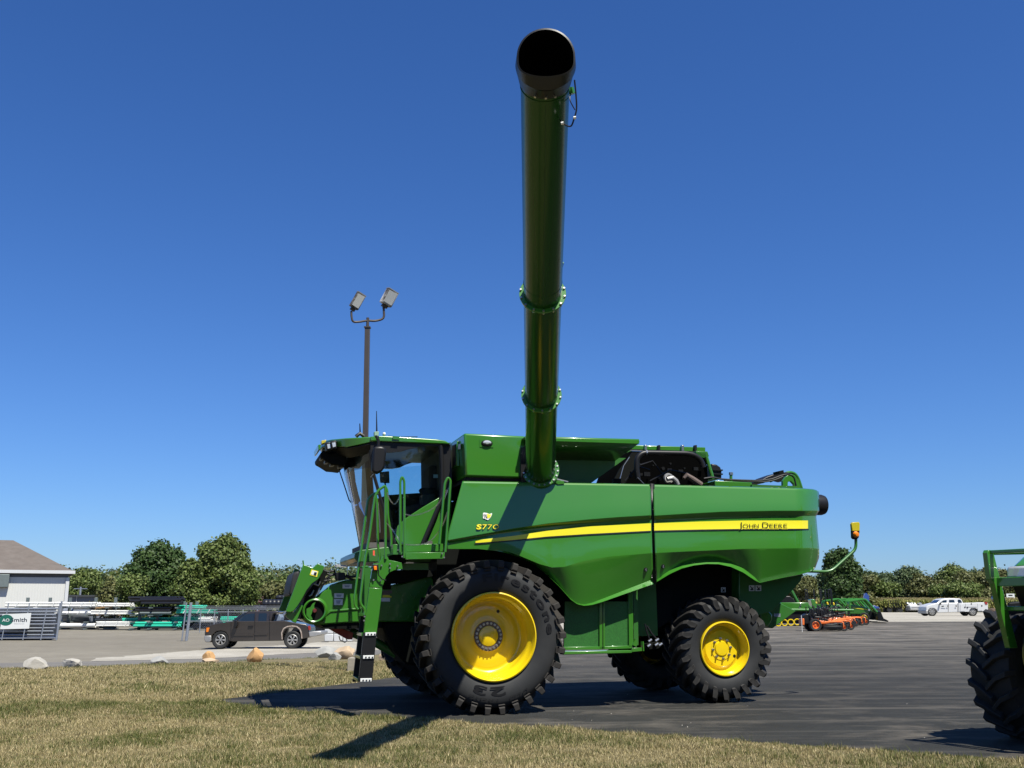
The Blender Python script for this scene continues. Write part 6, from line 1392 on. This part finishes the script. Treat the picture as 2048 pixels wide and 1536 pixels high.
# white blocks and grey bin seen under the feeder house
b = G(668, 1283); s = b.y / F_PX; t = empty('block_wall', b, 0, 'low wall of white concrete blocks seen beneath the feeder house', 'wall')
src = MB().box((0, 0, .22), (17 * s, .5, .42)).build('block', WHTP, t, bevel=.03); src.location = (-9 * s, 0, 0)
for k in ((9, 0), (-9, .44), (9, .44), (27, 0)): inst(src, t, (k[0] * s, 0, k[1]))
b = G(765, 1274); s = b.y / F_PX; tag(MB().prism([Vector((-14 * s, 0, 0)) + b, Vector((10 * s, 0, 0)) + b, Vector((10 * s, 0, 27 * s)) + b, Vector((-14 * s, 0, 27 * s)) + b], [Vector((-14 * s, 1.2, 0)) + b, Vector((10 * s, 1.2, 0)) + b, Vector((10 * s, 1.2, 27 * s)) + b, Vector((-14 * s, 1.2, 27 * s)) + b]).build('water_tank', GALV, None, bevel=.03), 'grey metal box seen between the ladder and the harvester gearbox', 'metal box')

# =================================================================== BUILDINGS
YBd = 100.; zb = terrain(-45, YBd)
SIDING = mat('pale_metal_siding', (.60, .60, .57), .5, 0, 0, .03, 2)
sid = SIDING.node_tree; wv = sid.nodes.new('ShaderNodeTexWave'); wv.inputs['Scale'].default_value = 1.3; wv.bands_direction = 'X'; tc_ = sid.nodes.new('ShaderNodeTexCoord'); sid.links.new(tc_.outputs['Object'], wv.inputs['Vector'])
bp_ = sid.nodes.new('ShaderNodeBump'); bp_.inputs['Strength'].default_value = .2; bp_.inputs['Distance'].default_value = .05; sid.links.new(wv.outputs['Fac'], bp_.inputs['Height']); sid.links.new(bp_.outputs[0], sid.nodes['Principled BSDF'].inputs['Normal'])
ROOF = mat('brown_shingles', (.115, .095, .082), .85, 0, 0, .25, 1.2, bump=.5, bscale=8, dirt=(.17, .15, .135), dscale=1, damt=.5)
DKS = mat('shaded_band_siding', (.10, .10, .105), .6)  # eave shadow put into the colour of the wall's top band
wb = at(*S1(832, 880), YBd); BA = R(24); bd = empty('metal_building', (wb.x, YBd, zb), BA, 'pale metal-sided building with a brown hip roof at the left edge', 'building'); B0 = Vector((wb.x, YBd, zb))
BUx = Vector((math.cos(BA), math.sin(BA), 0)); BUy = Vector((-math.sin(BA), math.cos(BA), 0))
def BP(x, y, d=0):
    """photo direction met with the plane d metres behind the front wall, in the building's own frame"""
    r = ray(*S1(x, y)); o = Vector((0, 0, EYE)) - B0; t = (d - o.dot(BUy)) / r.dot(BUy); p = o + r * t; return p.dot(BUx), p.z
wallz = BP(835, 590)[1]; ev = BP(870, 520, -.4)[1]; W_ = 34; DB = 16
MB().box((-W_ / 2, DB / 2, wallz / 2), (W_, DB, wallz)).build('wall', SIDING, bd)
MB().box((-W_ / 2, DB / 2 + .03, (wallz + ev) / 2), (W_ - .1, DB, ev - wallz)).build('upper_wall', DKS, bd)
MB().box((-.1, -.06, wallz / 2), (.3, .14, wallz)).build('corner_trim', WHTP, bd)
ex = BP(935, 515, -.4)[0]; rx, rz = BP(165, 128, DB / 2)
r0 = [Vector((-W_ - 2, -.4, ev)), Vector((ex, -.4, ev)), Vector((ex, DB + 1.2, ev)), Vector((-W_ - 2, DB + 1.2, ev))]
rg = [Vector((-W_ + 8, DB / 2, rz)), Vector((rx, DB / 2, rz))]
MB().add(r0 + rg, [(0, 1, 5, 4), (1, 2, 5), (2, 3, 4, 5), (3, 0, 4), (0, 3, 2, 1)]).build('roof', ROOF, bd, smooth=False)
MB().box(((ex - W_ - 2) / 2, -.45, ev - .02), (ex + W_ + 2, .12, .3)).build('gutter', WHTP, bd)
vx, vz = BP(25, 630); MB().box((vx, -.25, vz), (1.2, .5, 1.2)).build('wall_vent', RACK, bd, bevel=.05)
YL = 165.; zl = terrain(-60, YL)
lb0 = at(*S1(840, 880), YL); lb1 = at(*S1(1470, 825), YL); lb = empty('low_building', (lb0.x, YL, zl), 0, 'long low grey flat-roofed building in front of the wooded hill', 'building'); h_ = lb1.z - zl; w_ = lb1.x - lb0.x
MB().box((w_ / 2, 4, h_ / 2), (w_, 8, h_)).build('wall', mat('grey_siding', (.16, .17, .19), .6), lb); MB().box((w_ / 2, 4, h_ + .1), (w_ + .8, 8.8, .25)).build('roof', mat('dark_roof_edge', (.05, .055, .06), .6), lb)
MB().box((w_ * .18, -.06, h_ * .55), (w_ * .01, .1, h_ * .9)).build('downpipe', WHTP, lb); MB().box((w_ * .67, -.05, h_ - 1.2), (.6, .1, .9)).build('window', WIN, lb); MB().box((w_ * .28, -.05, h_ - 2.4), (5, .1, 1.6)).build('window', WIN, lb); MB().box((w_ * .82, 3, h_ + .8), (3.5, 2, 1.1)).build('roof_unit', RACK, lb); 
u0 = at(*S1(992, 830), 175); up = empty('utility_pole', (u0.x, 175, terrain(-60, 175)), 0, 'pale utility pole with a cross-arm behind the low grey building', 'utility pole'); hh_ = at(*S1(992, 705), 175).z - up.location.z
MB().tube([(0, 0, 0), (0, 0, hh_)], .16, 8).build('pole', GALV, up); MB().box((0, 0, hh_ - .3), (2.2, .12, .12)).build('cross_arm', GALV, up)
yy_ = 400; u1 = at(1403 * 360 / 1975 + 300, 1060 + 500 * 280 / 1536, yy_); tag(MB().tube([(u1.x, yy_, u1.z - 14), (u1.x, yy_, u1.z)], .3, 8).build('utility_pole', WHT, None), 'white pole standing against the wooded hill right of the big tree', 'utility pole')
hs = at(*S2p(1215, 790), 180); t = empty('house', (hs.x, 180, terrain(-20, 180)), 0, 'small house with a dull red roof behind the corrugated pipes', 'house'); hz_ = hs.z - t.location.z
MB().box((0, 3, hz_ / 2), (5, 6, hz_)).build('wall', mat('brick_wall', (.30, .17, .13), .9), t); profile([(-3, hz_), (3, hz_), (2, hz_ + 1.6), (-2, hz_ + 1.6)], -.5, 6.5).build('roof', mat('dull_red_roof', (.24, .14, .13), .9), t)

# =================================================================== TREES, CORN, HILLS
def crown(name, mt, parent, lobes, n, leaf, seed, flat=.0):
    r = np.random.default_rng(seed); lob = np.array(lobes, float)        # x, y, z, rx, ry, rz
    wgt = (lob[:, 3] * lob[:, 5] * lob[:, 4]) ** .7; idx = r.choice(len(lob), n, p=wgt / wgt.sum())
    d = r.normal(size=(n, 3)); d /= np.linalg.norm(d, axis=1)[:, None]
    rad = r.uniform(.55, 1.0, n) ** .5 * (1 + .10 * np.sin(d[:, 0] * 7 + idx) * np.cos(d[:, 2] * 6 + idx * 2))
    stray = r.random(n) < .025; rad[stray] *= r.uniform(1, 1.10, stray.sum())
    c = lob[idx, :3] + d * lob[idx, 3:] * rad[:, None]
    # small twig clusters
    cl = r.normal(size=(n // 6 + 1, 3)) * leaf * 1.1; c = c + cl[r.integers(0, len(cl), n)] * .6
    nn = d * .7 + r.normal(size=(n, 3)) * .6 + np.array([0, 0, .35]); nn /= np.linalg.norm(nn, axis=1)[:, None]
    t = np.cross(nn, r.normal(size=(n, 3))); t /= np.linalg.norm(t, axis=1)[:, None]; b = np.cross(nn, t)
    s = leaf * r.uniform(.5, 1.3, n)[:, None]
    V = np.stack([c - t * s * .5, c + b * s * .42, c + t * s * .62, c - b * s * .42], 1).reshape(-1, 3)
    o = tri_mesh(name, V, mt, None, per=4); o.parent = parent; return o
LA = leaf_mat('foliage_dark', [(0.030, 0.061, 0.016), (0.047, 0.089, 0.022), (0.068, 0.115, 0.030)], .22)
LB = leaf_mat('foliage_mid', [(0.058, 0.094, 0.021), (0.111, 0.156, 0.036), (0.195, 0.234, 0.075)], .25)
LC = leaf_mat('foliage_olive', [(0.072, 0.086, 0.026), (0.114, 0.126, 0.041), (0.168, 0.162, 0.060)], .2)
LD = leaf_mat('foliage_blue_green', [(0.047, 0.078, 0.034), (0.081, 0.119, 0.049), (0.115, 0.155, 0.068)], .2)
LEr = leaf_mat('foliage_rusty', [(0.103, 0.081, 0.034), (0.138, 0.098, 0.040), (0.081, 0.086, 0.032)], .2)
BARK = mat('bark', (.09, .07, .055), .9, 0, 0, .3, 6, bump=.6)
def tree(base, h, w, mt, label, seed, n=6000, leaf=.3, shape='round', trunk=.18, group=None, name='tree', lowcrown=.0):
    r = random.Random(seed); t = empty(name, base, 0, label, 'tree', group); mb = MB()
    mb.tube([(0, 0, -.3), (r.uniform(-.1, .1), 0, h * .3), (r.uniform(-.3, .3), 0, h * .75)], [h * .022 + trunk * .5, h * .016 + trunk * .3, .04], 8)
    lobes = []; k = 20 if shape == 'round' else 15
    for i in range(k):
        f = i / (k - 1); z = h * (.16 + lowcrown + f * (.74 - lowcrown))
        if shape == 'round': ww = w / 2 * math.sqrt(max(.12, 1 - ((f - .40) / .70) ** 2))
        elif shape == 'cone': ww = w / 2 * (1 - f * .62)
        else: ww = w / 2 * (.75 + .25 * math.sin(f * 6 + seed))
        a = i * 2.4 + r.uniform(-.4, .4); off = ww * .46; x, y = math.cos(a) * off, math.sin(a) * off; q_ = ww * r.uniform(.48, .66)
        lobes.append((x, y, z, q_, q_, h * r.uniform(.09, .14)))
        mb.tube([(0, 0, z * .55), (x * .5, y * .5, z * .8), (x * .95, y * .95, z)], [.07 + h * .003, .05, .02], 5)
    mb.build('trunk', BARK, t); crown('crown', mt, t, lobes, n, leaf, seed); return t
def tree_px(px, ptop, pbot, w, Y, mt, label, seed, **k):
    a = at(px, pbot, Y); b = at(px, ptop, Y); z = terrain(a.x, Y); tree((a.x, Y, z), (b.z - z) * 1.0, w / F_PX * Y, mt, label, seed, **k)
tree_px(440, 1070, 1235, 128, 118, LB, 'large round light green tree behind the fence and the brown pickup', 11, n=42000, leaf=.30, shape='round')
tree_px(375, 1120, 1235, 80, 114, LB, 'lower mid green tree filling the gap left of the large round tree', 12, n=12000, leaf=.30, shape='wide')
tree_px(306, 1084, 1235, 132, 120, LA, 'dark green tree with a ragged top left of the large round tree', 13, n=38000, leaf=.32, shape='round')
tree_px(345, 1096, 1230, 70, 124, LA, 'dark pointed tree between the ragged tree and the large round one', 14, n=14000, leaf=.32, shape='cone')
tree_px(262, 1150, 1232, 55, 112, LB, 'small light green tree at the left foot of the ragged dark tree', 15, n=6000, leaf=.28, shape='wide')
tree_px(490, 1150, 1235, 55, 114, LB, 'low bushy tree at the right foot of the large round tree', 16, n=7000, leaf=.28, shape='wide')
tree_px(165, 1138, 1212, 95, 190, LB, 'broad green tree right beside the corner of the pale metal building', 17, n=12000, leaf=.4, shape='wide')
tree_px(220, 1160, 1225, 70, 140, LC, 'olive scrubby tree behind the low grey building right end', 18, n=6000, leaf=.35, shape='wide')
tree_px(498, 1188, 1215, 26, 170, LEr, 'small pinkish flowering bush behind the corrugated pipes', 19, n=1500, leaf=.3, shape='wide', name='bush')
# wooded hill on the left
def hill_h(x, y): 
    return 3.0 * math.exp(-((x + 190) / 130) ** 2) * ss(330, 520, y) + 6.5 * math.exp(-((x + 90) / 60) ** 2) * ss(330, 540, y) + 3 * math.exp(-((x + 330) / 130) ** 2) * ss(350, 560, y) - .6
rows = [[Vector((x, y, hill_h(x, y) - 1.2)) for x in np.linspace(-620, 130, 46)] for y in np.linspace(300, 760, 24)]
tag(MB().grid(rows).build('wooded_hill', mat('hill_ground', (.05, .065, .025), .95, bump=.3), None), kind='structure')
def forest(name, pts, mt, leaf, per, seed, label, rz=(4, 8)):
    r = np.random.default_rng(seed); lobes = []
    for x, y, z, s in pts:
        for _ in range(3): lobes.append((x + r.uniform(-.5, .5) * s, y + r.uniform(-.5, .5) * s, z + s * r.uniform(.5, 1.05), s * r.uniform(.38, .62), s * .5, s * r.uniform(.3, .5)))
    o = crown(name, mt, None, lobes, per * len(pts), leaf, seed); tag(o, label, kind='stuff')
fr = random.Random(5); P1, P2, P3 = [], [], []
for k in range(820):
    y = fr.uniform(330, 560); x = fr.uniform(-.50 * y, .02 * y); z = hill_h(x, y) - 1.5; s = fr.uniform(7, 12)
    fr.choice((P1, P1, P2, P3)).append((x, y, z, s))
forest('hill_woodland', P1, LD, 1.1, 150, 21, 'blue green woodland covering the hill on the left'); forest('hill_woodland', P2, LC, 1.1, 150, 22, 'olive trees mixed into the hill woodland'); forest('hill_woodland', P3, LB, 1.1, 150, 23, 'lighter green trees mixed into the hill woodland')
# nearer shrubs at the foot of the hill seen over the fence
for i, (px, pt, w, mt_) in enumerate(((545, 1165, 70, LC), (575, 1150, 60, LB), (600, 1158, 60, LB), (525, 1178, 50, LEr), (640, 1150, 70, LC), (700, 1160, 80, LB), (790, 1165, 90, LC))):
    tree_px(px, pt, 1232, w, 175 + i * 3, mt_, ['olive tree behind the corrugated pipes', 'brighter green tree left of the header mount', 'green tree just behind the header mount', 'rust tinged shrub at the foot of the hill', 'olive tree behind the feeder house', 'green tree behind the ladder', 'olive tree behind the cab platform'][i], 40 + i, n=5000, leaf=.42, shape='wide')
# trees on the right
spec = [(1600, 1160, 70, 150, LC, 'olive tree right behind the tail of the harvester'), (1625, 1178, 60, 160, LD, 'low dark tree next to the tail of the harvester'), (1687, 1113, 70, 128, LA, 'tall dark oak rising above all trees on the right'), (1662, 1150, 60, 150, LD, 'dark tree leaning against the left side of the tall oak'),
        (1718, 1152, 70, 150, LC, 'olive tree at the right foot of the tall oak'), (1755, 1160, 66, 165, LD, 'dark green tree second to the right of the tall oak'), (1790, 1158, 70, 170, LEr, 'rusty tinted tree between two dark ones'), (1822, 1145, 76, 168, LD, 'broad dark-topped tree above the trailers'), (1850, 1160, 60, 160, LC, 'olive tree behind the open-door pickup'),
        (1875, 1158, 60, 165, LC, 'grey olive tree behind the cab of the service truck'), (1912, 1142, 80, 172, LB, 'large rounded green tree above the service truck'), (1948, 1150, 66, 165, LC, 'olive tree above the service body'), (1962, 1140, 56, 180, LD, 'round topped dark tree second from the tractor guard'), (1995, 1152, 62, 170, LC, 'olive tree nearest the tractor guard'),
        (2030, 1145, 60, 172, LEr, 'rusty olive tree seen through the tractor guard'), (2060, 1150, 70, 170, LB, 'green tree behind the tractor bonnet'), (1735, 1170, 50, 155, LB, 'small lighter tree in front of the dark ones right of the oak'), (1890, 1172, 50, 155, LB, 'low bright green tree in front of the large rounded one'), (1770, 1178, 60, 152, LB, 'low green tree just above the corn beside the blue flag'), (1930, 1176, 60, 152, LB, 'low green tree just above the corn over the service body'), (1975, 1178, 60, 152, LC, 'low olive tree above the corn right of the service body')]
for i, (px, pt, w, Y, mt_, lab) in enumerate(spec):
    big = px == 1687
    tree_px(px, pt - 6 + 9 * math.sin(i * 2.3), 1222, w * (1.1 + .15 * math.sin(i * 1.7)), Y, mt_, lab, 60 + i, n=34000 if big else 15000, leaf=.32 if big else .34, shape='round' if i in (2, 7, 10, 12) else 'wide', group='trees beyond the corn on the right')
P = []
for k in range(150):
    y = fr.uniform(200, 260); x = fr.uniform(.16 * y, .75 * y); P.append((x, y, .2, fr.uniform(4, 6)))
forest('far_woodland', P, LD, .55, 260, 31, 'continuous woodland behind the right hand trees')
P = []
for k in range(70):
    y = fr.uniform(200, 300); x = fr.uniform(-.1 * y, .4 * y); P.append((x, y, .2, fr.uniform(3.5, 5)))
forest('far_woodland', P, LC, .6, 220, 32, 'low distant woodland behind the harvester')
# corn field
r = np.random.default_rng(8); n = 26000; x = r.uniform(30, 105, n); y = np.repeat(np.arange(148, 162, .9), n // 16 + 1)[:n] + r.normal(0, .1, n)
z = np.full(n, .36); V = []
cornL = leaf_mat('corn_leaf', [(.12, .16, .035), (.19, .22, .055), (.27, .27, .085), (.36, .32, .13)], .25); cornT = leaf_mat('corn_tassel', [(.34, .28, .14), (.40, .33, .17), (.26, .25, .11)], .2)
H = r.uniform(1.65, 2.05, n)
vv = []
for k in range(5):
    a = r.uniform(0, 6.28, n); zb_ = z + H * r.uniform(.15, .8, n); ln = r.uniform(.35, .7, n); w = .07
    p0 = np.stack([x, y, zb_], 1); p1 = p0 + np.stack([np.cos(a) * ln * .5, np.sin(a) * ln * .5, ln * .6], 1); p2 = p0 + np.stack([np.cos(a) * ln, np.sin(a) * ln, ln * .1], 1)
    sd = np.stack([-np.sin(a) * w, np.cos(a) * w, np.zeros(n)], 1); vv.append(np.stack([p0, p1 + sd, p2, p1 - sd], 1).reshape(-1, 3))
st_ = np.stack([np.stack([x - .03, y, z - .1], 1), np.stack([x + .03, y, z - .1], 1), np.stack([x + .02, y, z + H], 1), np.stack([x - .02, y, z + H], 1)], 1).reshape(-1, 3); vv.append(st_)
o = tri_mesh('corn_field', np.concatenate(vv), cornL, 'stuff', 4); o['label'] = 'ripening corn field in front of the right hand trees'
tp = np.stack([np.stack([x - .05, y, z + H - .12], 1), np.stack([x + .05, y, z + H - .12], 1), np.stack([x + .02, y, z + H + .14], 1)], 1).reshape(-1, 3)
o = tri_mesh('corn_tassels', tp, cornT, 'stuff', 3); o['label'] = 'tan tassels along the top of the corn'

# trees behind the photographer: the photo shows them mirrored in the side panels
for i, (x, y, h, w, mt_) in enumerate(((20, -42, 11, 12, LB), (29, -40, 13, 13, LA), (38, -34, 19, 15, LB), (46, -27, 22, 16, LA), (54, -19, 24, 17, LB), (61, -9, 24, 17, LA), (66, 3, 23, 16, LB), (9, -46, 9, 11, LC))):
    tree((x, y, terrain(x, y)), h, w, mt_, ['tree behind the photographer mirrored low in the front side panel', 'dark tree behind the photographer mirrored in the middle of the side panel', 'tree behind the photographer mirrored near the panel seam', 'tall dark tree behind the photographer mirrored behind the seam', 'tall green tree behind the photographer mirrored in the rear panel', 'tall dark tree to the right of the photographer mirrored in the rear panel', 'tall tree right of the photographer mirrored at the tail of the rear panel', 'small olive tree behind the photographer mirrored at the front edge of the panel'][i], 90 + i, n=9000, leaf=.75, shape='wide', group='trees behind the photographer')
